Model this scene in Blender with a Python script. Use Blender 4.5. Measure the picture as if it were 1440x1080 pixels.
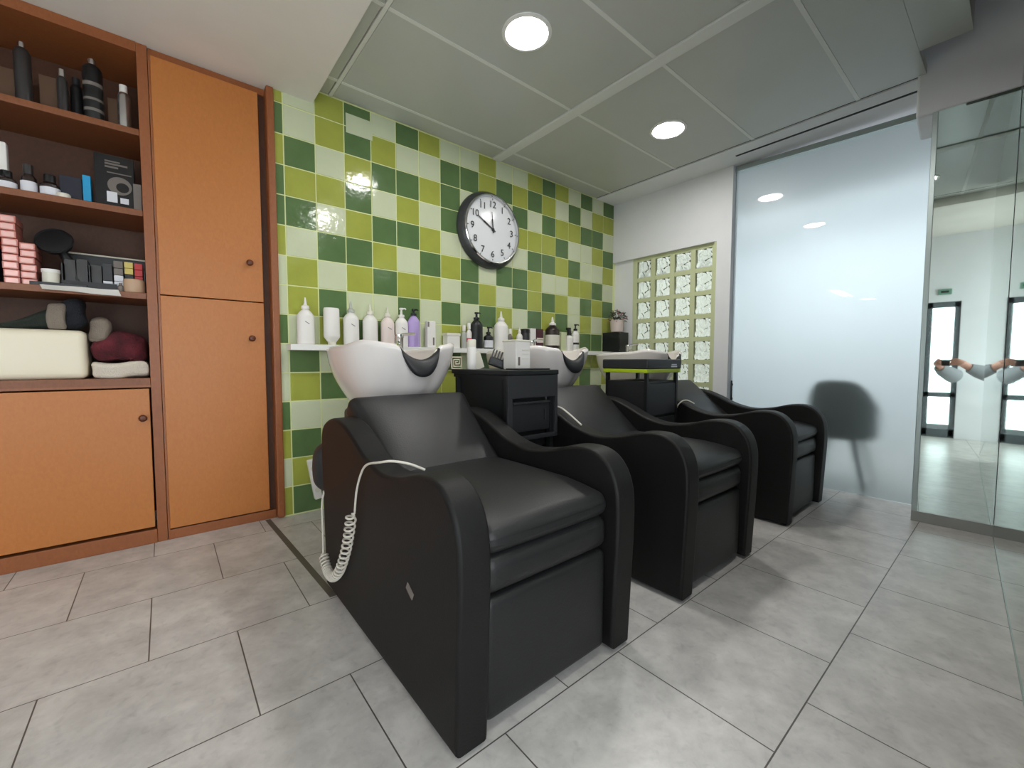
import bpy, bmesh, math, random
from mathutils import Vector, Matrix
for o in list(bpy.data.objects): bpy.data.objects.remove(o)
random.seed(7)
PI = math.pi
S = bpy.context.scene
COL = S.collection
T = 0.172            # one wall tile in metres; lengths below are in tiles unless noted

# ------------------------------------------------------------------ camera, world, exposure
def make_camera():
    cd = bpy.data.cameras.new('camera'); co = bpy.data.objects.new('camera', cd); COL.objects.link(co)
    yaw, pitch, roll = math.radians(39.641), math.radians(3.14), math.radians(0.1)
    f = Vector((math.sin(yaw)*math.cos(pitch), math.cos(yaw)*math.cos(pitch), -math.sin(pitch)))
    r = Vector((math.cos(yaw), -math.sin(yaw), 0)); u = r.cross(f)
    r2 = math.cos(roll)*r + math.sin(roll)*u; u2 = -math.sin(roll)*r + math.cos(roll)*u
    co.matrix_world = Matrix(((r2.x, u2.x, -f.x, -3.34*T), (r2.y, u2.y, -f.y, -16.09*T), (r2.z, u2.z, -f.z, 5.446*T), (0, 0, 0, 1)))
    cd.sensor_width = 36; cd.sensor_fit = 'HORIZONTAL'; cd.lens = 590.1/1440*36
    cd.clip_start = 0.005; cd.clip_end = 100
    S.camera = co
make_camera()
w = bpy.data.worlds.new('world'); S.world = w; w.use_nodes = True
w.node_tree.nodes['Background'].inputs[0].default_value = (0.86, 0.93, 1.0, 1)
w.node_tree.nodes['Background'].inputs[1].default_value = 0.9
S.view_settings.view_transform = 'Standard'; S.view_settings.look = 'None'
S.view_settings.exposure = -0.53; S.view_settings.gamma = 1; S.view_settings.use_curve_mapping = False
S.cycles.max_bounces = 10; S.cycles.transmission_bounces = 8; S.cycles.glossy_bounces = 6; S.cycles.diffuse_bounces = 5
S.cycles.sample_clamp_indirect = 6; S.cycles.caustics_refractive = True; S.cycles.caustics_reflective = False
S.cycles.use_denoising = True

def area(name, loc, rot, sx, sy, power, color, shape='RECTANGLE', spread=PI):
    l = bpy.data.lights.new(name, 'AREA'); l.shape = shape; l.size = sx*T
    if shape == 'RECTANGLE': l.size_y = sy*T
    l.energy = power; l.color = color; l.spread = spread
    o = bpy.data.objects.new(name, l); COL.objects.link(o)
    o.location = Vector(loc)*T; o.rotation_euler = rot
    return o
# daylight through the shop front behind the camera, and the salon beyond
area('daylight_door', (-7.6, -15.3, 5.2), (0, -PI/2, 0), 8.6, 1.6, 16, (0.90, 0.96, 1.0))
area('daylight_shopfront', (-2.6, -21.6, 6.2), (PI/2, 0, 0), 8.0, 11.0, 48, (0.92, 0.97, 1.0))
area('added_side_daylight', (-12.75, -13.9, 7), (PI/2, 0, 0), 8, 9.4, 42, (0.97, 0.97, 1.0))  # added daylight, out of view, to brighten the left floor and cupboards
area('cloakroom_ceiling_light', (25.5, -9.0, 13.2), (0, -math.radians(52), 0), 5, 16, 66, (0.90, 0.97, 1.0))

# ------------------------------------------------------------------ materials
def lin(c):
    def f(v):
        v /= 255
        return v/12.92 if v <= 0.04045 else ((v+0.055)/1.055)**2.4
    return (f(c[0]), f(c[1]), f(c[2]), 1)
def mat(name, rgb, rough=0.5, metal=0.0, coat=0.0, noise=0.0, nscale=20, bump=0.0, bscale=60, trans=0.0, ior=1.45, emit=0.0, spec=0.5, coat_rough=0.03):
    m = bpy.data.materials.new(name); m.use_nodes = True
    n = m.node_tree.nodes; L = m.node_tree.links; b = n['Principled BSDF']
    c = lin(rgb); b.inputs['Base Color'].default_value = c
    b.inputs['Roughness'].default_value = rough; b.inputs['Metallic'].default_value = metal
    b.inputs['Coat Weight'].default_value = coat; b.inputs['Coat Roughness'].default_value = coat_rough
    b.inputs['Transmission Weight'].default_value = trans; b.inputs['IOR'].default_value = ior
    b.inputs['Specular IOR Level'].default_value = spec
    if emit: b.inputs['Emission Color'].default_value = c; b.inputs['Emission Strength'].default_value = emit
    tc = n.new('ShaderNodeTexCoord')
    if noise:
        t = n.new('ShaderNodeTexNoise'); t.inputs['Scale'].default_value = nscale; t.inputs['Detail'].default_value = 5
        L.new(tc.outputs['Object'], t.inputs['Vector'])
        r = n.new('ShaderNodeValToRGB')
        r.color_ramp.elements[0].position = 0.3; r.color_ramp.elements[1].position = 0.7
        r.color_ramp.elements[0].color = tuple(v*(1-noise) for v in c[:3])+(1,)
        r.color_ramp.elements[1].color = tuple(min(1, v*(1+noise)) for v in c[:3])+(1,)
        L.new(t.outputs['Fac'], r.inputs['Fac']); L.new(r.outputs['Color'], b.inputs['Base Color'])
    if bump:
        t2 = n.new('ShaderNodeTexNoise'); t2.inputs['Scale'].default_value = bscale; t2.inputs['Detail'].default_value = 3
        L.new(tc.outputs['Object'], t2.inputs['Vector'])
        bp = n.new('ShaderNodeBump'); bp.inputs['Strength'].default_value = bump; bp.inputs['Distance'].default_value = 0.01
        L.new(t2.outputs['Fac'], bp.inputs['Height']); L.new(bp.outputs['Normal'], b.inputs['Normal'])
        if coat: L.new(bp.outputs['Normal'], b.inputs['Coat Normal'])
    return m
def wood(name, rgb, dark, rough=0.42):
    m = bpy.data.materials.new(name); m.use_nodes = True
    n = m.node_tree.nodes; L = m.node_tree.links; b = n['Principled BSDF']; b.inputs['Roughness'].default_value = rough
    tc = n.new('ShaderNodeTexCoord'); mp = n.new('ShaderNodeMapping'); mp.inputs['Scale'].default_value = (30, 30, 16)
    t = n.new('ShaderNodeTexNoise'); t.inputs['Scale'].default_value = 3; t.inputs['Detail'].default_value = 8; t.inputs['Distortion'].default_value = 0.6
    r = n.new('ShaderNodeValToRGB'); r.color_ramp.elements[0].position = 0.25; r.color_ramp.elements[1].position = 0.75
    r.color_ramp.elements[0].color = lin(dark); r.color_ramp.elements[1].color = lin(rgb)
    L.new(tc.outputs['Object'], mp.inputs['Vector']); L.new(mp.outputs['Vector'], t.inputs['Vector'])
    L.new(t.outputs['Fac'], r.inputs['Fac']); L.new(r.outputs['Color'], b.inputs['Base Color'])
    return m
def floor_mat():
    m = bpy.data.materials.new('floor_tiles'); m.use_nodes = True
    n = m.node_tree.nodes; L = m.node_tree.links; b = n['Principled BSDF']
    tc = n.new('ShaderNodeTexCoord'); mp = n.new('ShaderNodeMapping')
    mp.inputs['Scale'].default_value = (1/T, 1/T, 1/T); mp.inputs['Location'].default_value = (-0.33+1.355, 14.15+2.63*10, 0)
    L.new(tc.outputs['Object'], mp.inputs['Vector'])
    br = n.new('ShaderNodeTexBrick'); br.offset = 0.5; br.offset_frequency = 2; br.squash_frequency = 2; br.squash = 1
    for k, v in (('Scale', 1), ('Mortar Size', 0.012), ('Mortar Smooth', 0.2), ('Bias', 0), ('Brick Width', 2.71), ('Row Height', 2.63)): br.inputs[k].default_value = v
    br.inputs['Color1'].default_value = (1, 1, 1, 1); br.inputs['Color2'].default_value = (0.9, 0.9, 0.9, 1); br.inputs['Mortar'].default_value = (1, 1, 1, 1)
    L.new(mp.outputs['Vector'], br.inputs['Vector'])
    n1 = n.new('ShaderNodeTexNoise'); n1.inputs['Scale'].default_value = 8; n1.inputs['Detail'].default_value = 9; n1.inputs['Roughness'].default_value = 0.65; n1.inputs['Distortion'].default_value = 0.2
    n2 = n.new('ShaderNodeTexNoise'); n2.inputs['Scale'].default_value = 34; n2.inputs['Detail'].default_value = 6; n2.inputs['Distortion'].default_value = 0.5
    L.new(tc.outputs['Object'], n1.inputs['Vector']); L.new(tc.outputs['Object'], n2.inputs['Vector'])
    r1 = n.new('ShaderNodeValToRGB'); r1.color_ramp.elements[0].position = 0.32; r1.color_ramp.elements[1].position = 0.68
    r1.color_ramp.elements[0].color = lin((180, 177, 173)); r1.color_ramp.elements[1].color = lin((213, 210, 205))
    L.new(n1.outputs['Fac'], r1.inputs['Fac'])
    r2 = n.new('ShaderNodeValToRGB'); r2.color_ramp.elements[0].position = 0.27; r2.color_ramp.elements[1].position = 0.45
    r2.color_ramp.elements[0].color = (0.86, 0.86, 0.87, 1); r2.color_ramp.elements[1].color = (1, 1, 1, 1)
    L.new(n2.outputs['Fac'], r2.inputs['Fac'])
    m1 = n.new('ShaderNodeMix'); m1.data_type = 'RGBA'; m1.blend_type = 'MULTIPLY'; m1.inputs[0].default_value = 1
    L.new(r1.outputs['Color'], m1.inputs[6]); L.new(r2.outputs['Color'], m1.inputs[7])
    m2 = n.new('ShaderNodeMix'); m2.data_type = 'RGBA'; m2.blend_type = 'MULTIPLY'; m2.inputs[0].default_value = 0.7
    L.new(m1.outputs[2], m2.inputs[6]); L.new(br.outputs['Color'], m2.inputs[7])
    m3 = n.new('ShaderNodeMix'); m3.data_type = 'RGBA'
    L.new(br.outputs['Fac'], m3.inputs[0]); L.new(m2.outputs[2], m3.inputs[6]); m3.inputs[7].default_value = lin((84, 80, 76))
    L.new(m3.outputs[2], b.inputs['Base Color'])
    b.inputs['Roughness'].default_value = 0.3; b.inputs['Specular IOR Level'].default_value = 0.45
    bp = n.new('ShaderNodeBump'); bp.inputs['Strength'].default_value = 0.25; bp.inputs['Distance'].default_value = 0.002; bp.invert = True
    L.new(br.outputs['Fac'], bp.inputs['Height']); L.new(bp.outputs['Normal'], b.inputs['Normal'])
    return m
def block_glass():
    m = mat('glass_block_glass', (240, 242, 222), rough=0.12, trans=0.95, ior=1.22)
    n = m.node_tree.nodes; L = m.node_tree.links; b = n['Principled BSDF']
    tc = n.new('ShaderNodeTexCoord'); v = n.new('ShaderNodeTexNoise'); v.inputs['Scale'].default_value = 16; v.inputs['Detail'].default_value = 1; v.inputs['Distortion'].default_value = 1.0
    L.new(tc.outputs['Object'], v.inputs['Vector'])
    bp = n.new('ShaderNodeBump'); bp.inputs['Strength'].default_value = 1.0; bp.inputs['Distance'].default_value = 0.035
    L.new(v.outputs['Fac'], bp.inputs['Height']); L.new(bp.outputs['Normal'], b.inputs['Normal'])
    return m
M = {}
def defmats():
    d = M
    d['floor'] = floor_mat()
    d['plaster'] = mat('white_plaster', (236, 237, 240), 0.8, noise=0.03, nscale=3)
    d['soffit'] = mat('soffit_plaster', (232, 227, 218), 0.8, noise=0.03, nscale=3)
    d['metal_ceiling'] = mat('ceiling_panel_grey', (194, 196, 190), 0.3, spec=0.6, noise=0.03, nscale=2)
    d['ceiling_bar'] = mat('ceiling_bar', (226, 227, 222), 0.4)
    d['gap'] = mat('dark_gap', (40, 42, 42), 0.7)
    d['tileL'] = mat('tile_lime', (164, 170, 76), 0.1, noise=0.06, nscale=9, bump=0.11, bscale=26)
    d['tileD'] = mat('tile_green', (92, 118, 74), 0.1, noise=0.08, nscale=9, bump=0.11, bscale=26)
    d['tileW'] = mat('tile_pale', (204, 211, 178), 0.1, noise=0.02, nscale=9, bump=0.11, bscale=26)
    d['grout'] = mat('tile_grout', (222, 228, 168), 0.7)
    d['door_wood'] = wood('cupboard_door_wood', (190, 119, 58), (181, 110, 51))
    d['frame_wood'] = wood('cupboard_frame_wood', (152, 90, 50), (140, 80, 43))
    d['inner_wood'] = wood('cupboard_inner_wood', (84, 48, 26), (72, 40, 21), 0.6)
    d['shelf_wood'] = wood('cupboard_shelf_wood', (134, 78, 43), (120, 68, 36))
    d['knob'] = mat('knob_wood', (96, 48, 26), 0.35)
    d['leather'] = mat('black_leatherette', (27, 27, 28), 0.44, noise=0.12, nscale=6, bump=0.08, bscale=180, spec=0.45)
    d['leather_shaded'] = mat('black_leatherette_shaded', (23, 22, 22), 0.5, bump=0.06, bscale=180, spec=0.24)  # leatherette of arms and base, shade of their unlit sides put into the colour
    d['black'] = mat('black_plastic', (26, 27, 29), 0.4)
    d['black_soft'] = mat('black_soft', (34, 34, 37), 0.5)
    d['darkgrey'] = mat('dark_grey_plastic', (44, 45, 48), 0.45)
    d['ceramic'] = mat('white_ceramic', (232, 226, 222), 0.12, coat=0.3)
    d['chrome'] = mat('chrome', (215, 215, 215), 0.1, metal=1.0)
    d['lime'] = mat('lime_plastic', (178, 200, 40), 0.4)
    d['white'] = mat('white_plastic', (236, 233, 228), 0.35)
    d['offwhite'] = mat('offwhite_plastic', (224, 220, 205), 0.4)
    d['pinkwhite'] = mat('pinkish_plastic', (233, 218, 212), 0.4)
    d['lilac'] = mat('lilac_plastic', (182, 160, 214), 0.35)
    d['white_paint'] = mat('white_paint', (238, 238, 234), 0.4)
    d['clear'] = mat('clear_plastic', (214, 218, 210), 0.2, trans=0.4)
    d['amber'] = mat('brown_plastic', (46, 34, 32), 0.25)
    d['pink'] = mat('pink_card', (205, 70, 90), 0.5)
    d['wine'] = mat('wine_card', (78, 40, 48), 0.5)
    d['label_white'] = mat('label_white', (225, 226, 232), 0.5)
    d['label_mark'] = mat('label_mark', (90, 88, 92), 0.6)
    d['silver'] = mat('silver_metal', (190, 190, 190), 0.25, metal=0.9)
    d['gunmetal'] = mat('gunmetal_can', (60, 58, 58), 0.35, metal=0.3)
    d['alu'] = mat('brushed_aluminium', (168, 178, 176), 0.35, metal=0.7)
    d['mirror'] = mat('mirror_silver', (206, 218, 212), 0.02, metal=1.0)
    d['block'] = block_glass()
    d['mortar'] = mat('block_mortar', (206, 212, 170), 0.7)
    d['frost'] = mat('frosted_glass', (229, 239, 239), 0.36, trans=0.93, ior=1.32, coat=0.6, coat_rough=0.015)
    d['rim_grey'] = mat('clock_rim_grey', (62, 64, 66), 0.3)
    d['clock_face'] = mat('clock_face', (226, 228, 230), 0.4, coat=0.25, coat_rough=0.12)
    d['ink'] = mat('ink', (40, 40, 42), 0.5)
    d['lamp'] = mat('lamp_diffuser', (255, 253, 250), 0.5, emit=170)
    d['lampdim'] = mat('tube_diffuser', (255, 250, 242), 0.5, emit=45)
    d['fabric_grey'] = mat('grey_fabric', (70, 80, 82), 0.9)
    d['strip'] = mat('floor_strip_metal', (104, 98, 90), 0.45, metal=0.3)
    d['cable'] = mat('white_cable', (216, 210, 198), 0.45)
    d['leaf'] = mat('dull_leaf', (76, 84, 70), 0.6, noise=0.3, nscale=30)
    d['flower'] = mat('pink_flower', (190, 120, 128), 0.7)
    d['pot'] = mat('pale_pot', (222, 206, 200), 0.5)
    d['skin'] = mat('skin', (214, 160, 142), 0.5)
    d['sleeve'] = mat('sleeve_grey', (150, 152, 156), 0.85)
    d['paper'] = mat('paper', (224, 222, 216), 0.7)
    d['cream'] = mat('cream_plastic', (236, 226, 202), 0.4)
    d['pinkbox'] = mat('pinkbox_side', (196, 120, 108), 0.35)
    d['pinkfoil'] = mat('pinkbox_end', (228, 180, 172), 0.25, metal=0.3)
    d['orange'] = mat('orange_card', (214, 82, 50), 0.5)
    d['navy'] = mat('navy_card', (26, 28, 44), 0.5)
    d['blue'] = mat('blue_card', (30, 150, 200), 0.45)
    d['yellow'] = mat('yellow_card', (214, 196, 110), 0.5)
    d['red'] = mat('red_card', (196, 60, 62), 0.5)
    d['greycard'] = mat('grey_card', (120, 112, 106), 0.55)
    d['browncard'] = mat('brown_card', (92, 66, 46), 0.6)
    d['beige'] = mat('beige_plastic', (190, 158, 130), 0.5)
    d['towel_dark'] = mat('towel_dark', (30, 32, 38), 0.95, bump=0.5, bscale=200)
    d['towel_green'] = mat('towel_green', (46, 52, 46), 0.95, bump=0.5, bscale=200)
    d['towel_grey'] = mat('towel_grey', (134, 122, 110), 0.95, bump=0.5, bscale=200)
    d['towel_maroon'] = mat('towel_maroon', (92, 34, 42), 0.95, noise=0.5, nscale=18, bump=0.5, bscale=200)
    d['towel_white'] = mat('towel_white', (222, 212, 196), 0.95, bump=0.5, bscale=200)
    d['green_sign'] = mat('green_sign', (120, 160, 140), 0.5)
    d['doorframe'] = mat('door_frame_grey', (96, 102, 106), 0.4)
    d['pane'] = mat('clear_pane', (240, 248, 248), 0.0, trans=1.0, ior=1.01)
    d['basegrey'] = mat('base_strip_grey', (150, 152, 148), 0.4)
    d['street'] = mat('street_pavement', (170, 168, 164), 0.8)
    d['led'] = mat('phone_led', (255, 255, 255), 0.5, emit=30)
defmats()

# ------------------------------------------------------------------ mesh builder (tile units)
class MB:
    def __init__(s): s.v = []; s.f = []; s.m = []; s.wn = False
    def add(s, verts, faces, mi=0, mx=None):
        b = len(s.v)
        for p in verts:
            p = Vector(p)
            s.v.append(mx @ p if mx is not None else p)
        for f in faces: s.f.append([b+i for i in f]); s.m.append(mi)
        return s
    def bm(s, bm, mi=0, mx=None):
        bm.verts.ensure_lookup_table(); bm.verts.index_update()
        s.add([v.co.copy() for v in bm.verts], [[v.index for v in f.verts] for f in bm.faces], mi, mx); bm.free(); return s
    def box(s, x0, x1, y0, y1, z0, z1, r=0.0, mi=0, mx=None, seg=2):
        b = bmesh.new(); bmesh.ops.create_cube(b, size=1)
        for v in b.verts: v.co = Vector(((x0+x1)/2+v.co.x*(x1-x0), (y0+y1)/2+v.co.y*(y1-y0), (z0+z1)/2+v.co.z*(z1-z0)))
        if r > 0: s.wn = True; bmesh.ops.bevel(b, geom=list(b.edges), offset=min(r, 0.49*min(abs(x1-x0), abs(y1-y0), abs(z1-z0))), segments=seg, profile=0.5, affect='EDGES')
        return s.bm(b, mi, mx)
    def lathe(s, prof, c=(0, 0, 0), n=20, mi=0, mx=None, sx=1, sy=1, cap=True):
        vs = []; fs = []
        for (r, z) in prof:
            for k in range(n):
                a = 2*PI*k/n; vs.append((c[0]+r*sx*math.cos(a), c[1]+r*sy*math.sin(a), c[2]+z))
        for i in range(len(prof)-1):
            for k in range(n):
                k2 = (k+1) % n
                fs.append((i*n+k, i*n+k2, (i+1)*n+k2, (i+1)*n+k))
        if cap and prof[0][0] > 1e-6: fs.append(tuple(reversed(range(n))))
        if cap and prof[-1][0] > 1e-6: fs.append(tuple((len(prof)-1)*n+k for k in range(n)))
        return s.add(vs, fs, mi, mx)
    def tube(s, pts, r, n=8, mi=0, mx=None, cap=True):
        pts = [Vector(p) for p in pts]; vs = []; fs = []
        rr = r if isinstance(r, (list, tuple)) else [r]*len(pts)
        up = Vector((0, 0, 1)); prev = None
        for i, p in enumerate(pts):
            d = (pts[min(i+1, len(pts)-1)]-pts[max(i-1, 0)]).normalized()
            if prev is None:
                a = d.cross(up)
                if a.length < 1e-3: a = d.cross(Vector((1, 0, 0)))
            else: a = prev - d*prev.dot(d)
            a.normalize(); prev = a; b = d.cross(a)
            for k in range(n):
                t = 2*PI*k/n; vs.append(p+rr[i]*(math.cos(t)*a+math.sin(t)*b))
        for i in range(len(pts)-1):
            for k in range(n):
                k2 = (k+1) % n; fs.append((i*n+k, i*n+k2, (i+1)*n+k2, (i+1)*n+k))
        if cap: fs.append(tuple(reversed(range(n)))); fs.append(tuple((len(pts)-1)*n+k for k in range(n)))
        return s.add(vs, fs, mi, mx)
    def grid(s, g, mi=0, mx=None, closed=False):
        R = len(g); C = len(g[0]); fs = []
        for i in range(R-1):
            for j in range(C if closed else C-1):
                j2 = (j+1) % C; fs.append((i*C+j, i*C+j2, (i+1)*C+j2, (i+1)*C+j))
        return s.add([p for row in g for p in row], fs, mi, mx)
    def cushion(s, x0, x1, y0, y1, z0, z1, r, puff=(0, 0, 0), mi=0, mx=None, mid=8, n=4, warp=None):
        lo = Vector((x0, y0, z0)); hi = Vector((x1, y1, z1)); r = min(r, 0.495*min(hi-lo))
        def ax(a, b):
            e = [a+r*(1-math.cos(k*PI/2/n)) for k in range(n)]
            m_ = [a+r+(b-a-2*r)*k/mid for k in range(mid+1)]
            return e+m_+[b-(q-a) for q in reversed(e)]
        A = [ax(lo[i], hi[i]) for i in range(3)]
        b = bmesh.new()
        def P(x, y, z):
            p = Vector((x, y, z)); q = Vector([min(max(p[i], lo[i]+r), hi[i]-r) for i in range(3)])
            d = p-q
            if d.length > 1e-9: p = q+d.normalized()*r
            u = [2*(p[i]-lo[i])/(hi[i]-lo[i])-1 for i in range(3)]
            out = p.copy()
            for i in range(3):
                j, k = (i+1) % 3, (i+2) % 3
                out[i] += puff[i]*u[i]*max(0, 1-u[j]**2)*max(0, 1-u[k]**2)
            return warp(out) if warp else out
        for i in range(3):
            j, k = (i+1) % 3, (i+2) % 3
            for side in (0, 1):
                g = []
                for aj in A[j]:
                    row = []
                    for ak in A[k]:
                        c = [0, 0, 0]; c[i] = (lo, hi)[side][i]; c[j] = aj; c[k] = ak
                        row.append(b.verts.new(P(*c)))
                    g.append(row)
                for p in range(len(g)-1):
                    for q in range(len(g[0])-1):
                        f = [g[p][q], g[p+1][q], g[p+1][q+1], g[p][q+1]]
                        b.faces.new(f if side else f[::-1])
        bmesh.ops.remove_doubles(b, verts=b.verts, dist=1e-5)
        return s.bm(b, mi, mx)
    def prism(s, poly, x0, x1, r=0.0, mi=0, mx=None, seg=3):
        """polygon in (y, z) extruded along x"""
        b = bmesh.new()
        a = [b.verts.new((x0, p[0], p[1])) for p in poly]; c = [b.verts.new((x1, p[0], p[1])) for p in poly]
        n = len(poly)
        b.faces.new(a[::-1]); b.faces.new(c)
        for i in range(n): b.faces.new((a[i], a[(i+1) % n], c[(i+1) % n], c[i]))
        bmesh.ops.recalc_face_normals(b, faces=b.faces)
        if r > 0:
            s.wn = True
            ed = [e for e in b.edges if abs(e.verts[0].co.x-e.verts[1].co.x) < 1e-6]
            bmesh.ops.bevel(b, geom=ed, offset=r, segments=seg, profile=0.5, affect='EDGES', clamp_overlap=True)
        return s.bm(b, mi, mx)
def obj(name, mb, mats, parent=None, origin=None, smooth=35, kind=None):
    if not isinstance(mats, (list, tuple)): mats = [mats]
    po = parent['_o'] if parent is not None else None
    if origin is None: origin = tuple(po) if po is not None else (0, 0, 0)
    O = Vector(origin)
    me = bpy.data.meshes.new(name)
    me.from_pydata([(p-O)*T for p in mb.v], [], mb.f)
    for m in mats: me.materials.append(M[m] if isinstance(m, str) else m)
    me.polygons.foreach_set('material_index', mb.m)
    b = bmesh.new(); b.from_mesh(me); bmesh.ops.recalc_face_normals(b, faces=b.faces); b.to_mesh(me); b.free()
    if smooth:
        me.polygons.foreach_set('use_smooth', [True]*len(me.polygons)); me.set_sharp_from_angle(angle=math.radians(smooth))
    me.update()
    o = bpy.data.objects.new(name, me); COL.objects.link(o); o['_o'] = tuple(O)
    if mb.wn and smooth: md = o.modifiers.new('weighted_normal', 'WEIGHTED_NORMAL'); md.keep_sharp = True; md.weight = 100
    if parent is not None: o.parent = parent; o.location = (O-Vector(po))*T
    else: o.location = O*T
    if kind: o['kind'] = kind
    return o
def tag(o, label, cat, group=None):
    o['label'] = label; o['category'] = cat
    if group: o['group'] = group
    return o
def thing(name, label, cat, loc=(0, 0, 0), group=None):
    o = bpy.data.objects.new(name, None); COL.objects.link(o); o.location = Vector(loc)*T; o['_o'] = tuple(loc); o.empty_display_size = 0.05
    return tag(o, label, cat, group)
def struct(name, mb, mats, **k): return obj(name, mb, mats, kind='structure', **k)
def copy_tree(o, d, label=None, parent=None):
    c = o.copy(); COL.objects.link(c)
    if parent is not None: c.parent = parent
    else: c.location = Vector(o.location)+Vector(d)*T
    if label: c['label'] = label
    for ch in list(o.children): copy_tree(ch, d, None, c)
    return c
def spline(pts, n=6):
    pts = [Vector(p) for p in pts]; out = []
    for i in range(len(pts)-1):
        p0 = pts[max(i-1, 0)]; p1 = pts[i]; p2 = pts[i+1]; p3 = pts[min(i+2, len(pts)-1)]
        for k in range(n):
            t = k/n
            out.append(0.5*((2*p1)+(p2-p0)*t+(2*p0-5*p1+4*p2-p3)*t*t+(3*p1-p0-3*p2+p3)*t**3))
    return out+[pts[-1]]

# ------------------------------------------------------------------ the setting
HC = 14.88      # metal ceiling
HP = 14.40      # plaster soffit
struct('floor', MB().box(-46, 36, -26, 3, -0.6, 0), 'floor')
def tile_wall():
    rows = {}   # column -1 .. 17, rows from the ceiling down
    cols = [
     'LDLDDLWWDWWDLWL', 'WWDLDWLLWDLWDLD', 'LLWLWDWDLWDWWLW', 'DDLDLDLWDLWLDWL', 'WLDWDLDWDWLDWWL', 'DWDLDWLDWLDWLDW', 'LWLWLDLWWDLLWDW',
     'WDDDWLWDLDLWDLW', 'WDWWWDDWLWDLWLD', 'LLWDLWLDWDLWDWL', 'WDWLWDWLWLWDLLW', 'WLDLWDDWLWDWLWD', 'LDWLDLLDWDWLDWL', 'DLDLDWDLWLDWLDW',
     'LWLDLWLDWLLDWLD', 'WDLWDLWWDWLWDLW', 'DWDWWLDLDLDWLWL', 'WLDLWDLWDLWDWLD', 'DLWDLWDLWDLWDLW']
    mb = MB()
    mb.box(-0.28, 18.45, 0.02, 0.5, 0, HC+0.2, mi=3)
    for c, seq in enumerate(cols):
        x0 = c-1; x1 = c
        if c == 0: x0 = -0.28
        for r, ch in enumerate(seq):
            zt = 13.03+2-r; zb = zt-1
            zt = min(zt, HC-0.02); zb = max(zb, 0.0)
            if zt-zb < 0.05: continue
            g = 0.021
            a = random.uniform(-.0015, .0015); b_ = random.uniform(-.0015, .0015)
            cx = (x0+x1)/2; cz = (zt+zb)/2
            mx = Matrix.Translation((cx, 0, cz)) @ Matrix.Rotation(a, 4, 'X') @ Matrix.Rotation(b_, 4, 'Z')
            hw = (x1-x0)/2-g; hh = (zt-zb)/2-g
            mb.box(-hw, hw, 0.0, 0.06, -hh, hh, r=0.005, mi='WLD'.index(ch), mx=mx, seg=2)
    struct('wall_back', mb, ['tileW', 'tileL', 'tileD', 'grout'])
tile_wall()
mb = MB(); mb.box(-46, -0.28, 2.5, 2.9, 0, HC); mb.box(-46, -9.6, 0.2, 2.5, 0, HC)
struct('wall_back.001', mb, 'plaster')
struct('wall_left', MB().box(-46.4, -46, -14, 3, 0, HC), 'plaster')
mb = MB()                                                    # right wall with the niche of the glass blocks
mb.box(18.0, 18.6, -6.95, 0.02, 11.42, HC+0.1)
mb.box(18.0, 18.6, -6.95, -6.25, 0, 11.42)
mb.box(18.0, 18.6, -6.25, 0.02, 0, 3.3)
mb.box(18.22, 18.6, -1.5, 0.02, 3.3, 11.42)
struct('wall_right', mb, 'plaster')
mb = MB()                                                    # room behind the frosted glass
mb.box(34, 34.4, -21, 3, 0, HC); mb.box(18.6, 34, 2.6, 3, 0, HC); mb.box(18.6, 34, -21, -20.6, 0, HC)
struct('wall_far', mb, 'plaster')
struct('ceiling_cloakroom', MB().box(18.6, 34, -21, 3, HC+0.1, HC+0.4), 'plaster')
mb = MB()                                                    # walls behind the camera
mb.box(1.0, 18.4, -22.4, -22, 0, HC); mb.box(-7, 1.0, -22.4, -22, 11.6, HC); mb.box(-7, 1.0, -22.4, -22, 0, 0.6)
struct('wall_front', mb, 'plaster')
mb = MB(); mb.box(-46, -17, -13.8, -13.4, 0, HC); mb.box(-8.5, -7.0, -13.8, -13.4, 0, HC); mb.box(-17, -8.5, -13.8, -13.4, 12, HC); mb.box(-17, -8.5, -13.8, -13.4, 0, 2)
struct('wall_front.001', mb, 'plaster')
mb = MB()
mb.box(-7.4, -7, -14.5, -13.4, 0, HC); mb.box(-7.4, -7, -22, -16.2, 0, HC); mb.box(-7.4, -7, -16.2, -14.5, 9.7, HC)
struct('wall_entrance', mb, 'plaster')
struct('ground_outside', MB().box(-46, 6, -40, -13.9, -0.7, -0.05), 'street')
# glazed door of the shop front (seen in the mirror)
d1 = obj('door_1', MB().box(-7.3, -7.1, -14.8, -14.5, 0.1, 9.7).box(-7.3, -7.1, -16.2, -15.9, 0.1, 9.7)
         .box(-7.3, -7.1, -16.2, -14.5, 9.3, 9.7).box(-7.3, -7.1, -16.2, -14.5, 0.0, 0.6).box(-7.3, -7.1, -16.2, -14.5, 2.9, 3.25), 'doorframe', kind='structure')
obj('pane', MB().box(-7.22, -7.18, -15.95, -14.75, 0.5, 9.4), 'pane', d1)
tag(obj('exit_sign', MB().box(-7.0, -6.9, -15.7, -15.0, 10.2, 10.6, r=.02).box(-6.9, -6.88, -15.55, -15.15, 10.33, 10.47, mi=1), ['green_sign', 'ink']), 'pale green sign above the entrance door, seen in the mirror pillar', 'sign')
w3 = obj('window_3', MB().box(-7, 1, -22.3, -22.1, 11.3, 11.6).box(-7, 1, -22.3, -22.1, .6, .9).box(-7, -6.7, -22.3, -22.1, .6, 11.6).box(.7, 1, -22.3, -22.1, .6, 11.6).box(-3.15, -2.85, -22.3, -22.1, .6, 11.6), 'doorframe', kind='structure')
obj('pane', MB().box(-6.8, .8, -22.22, -22.18, .8, 11.4), 'pane', w3)

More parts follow.
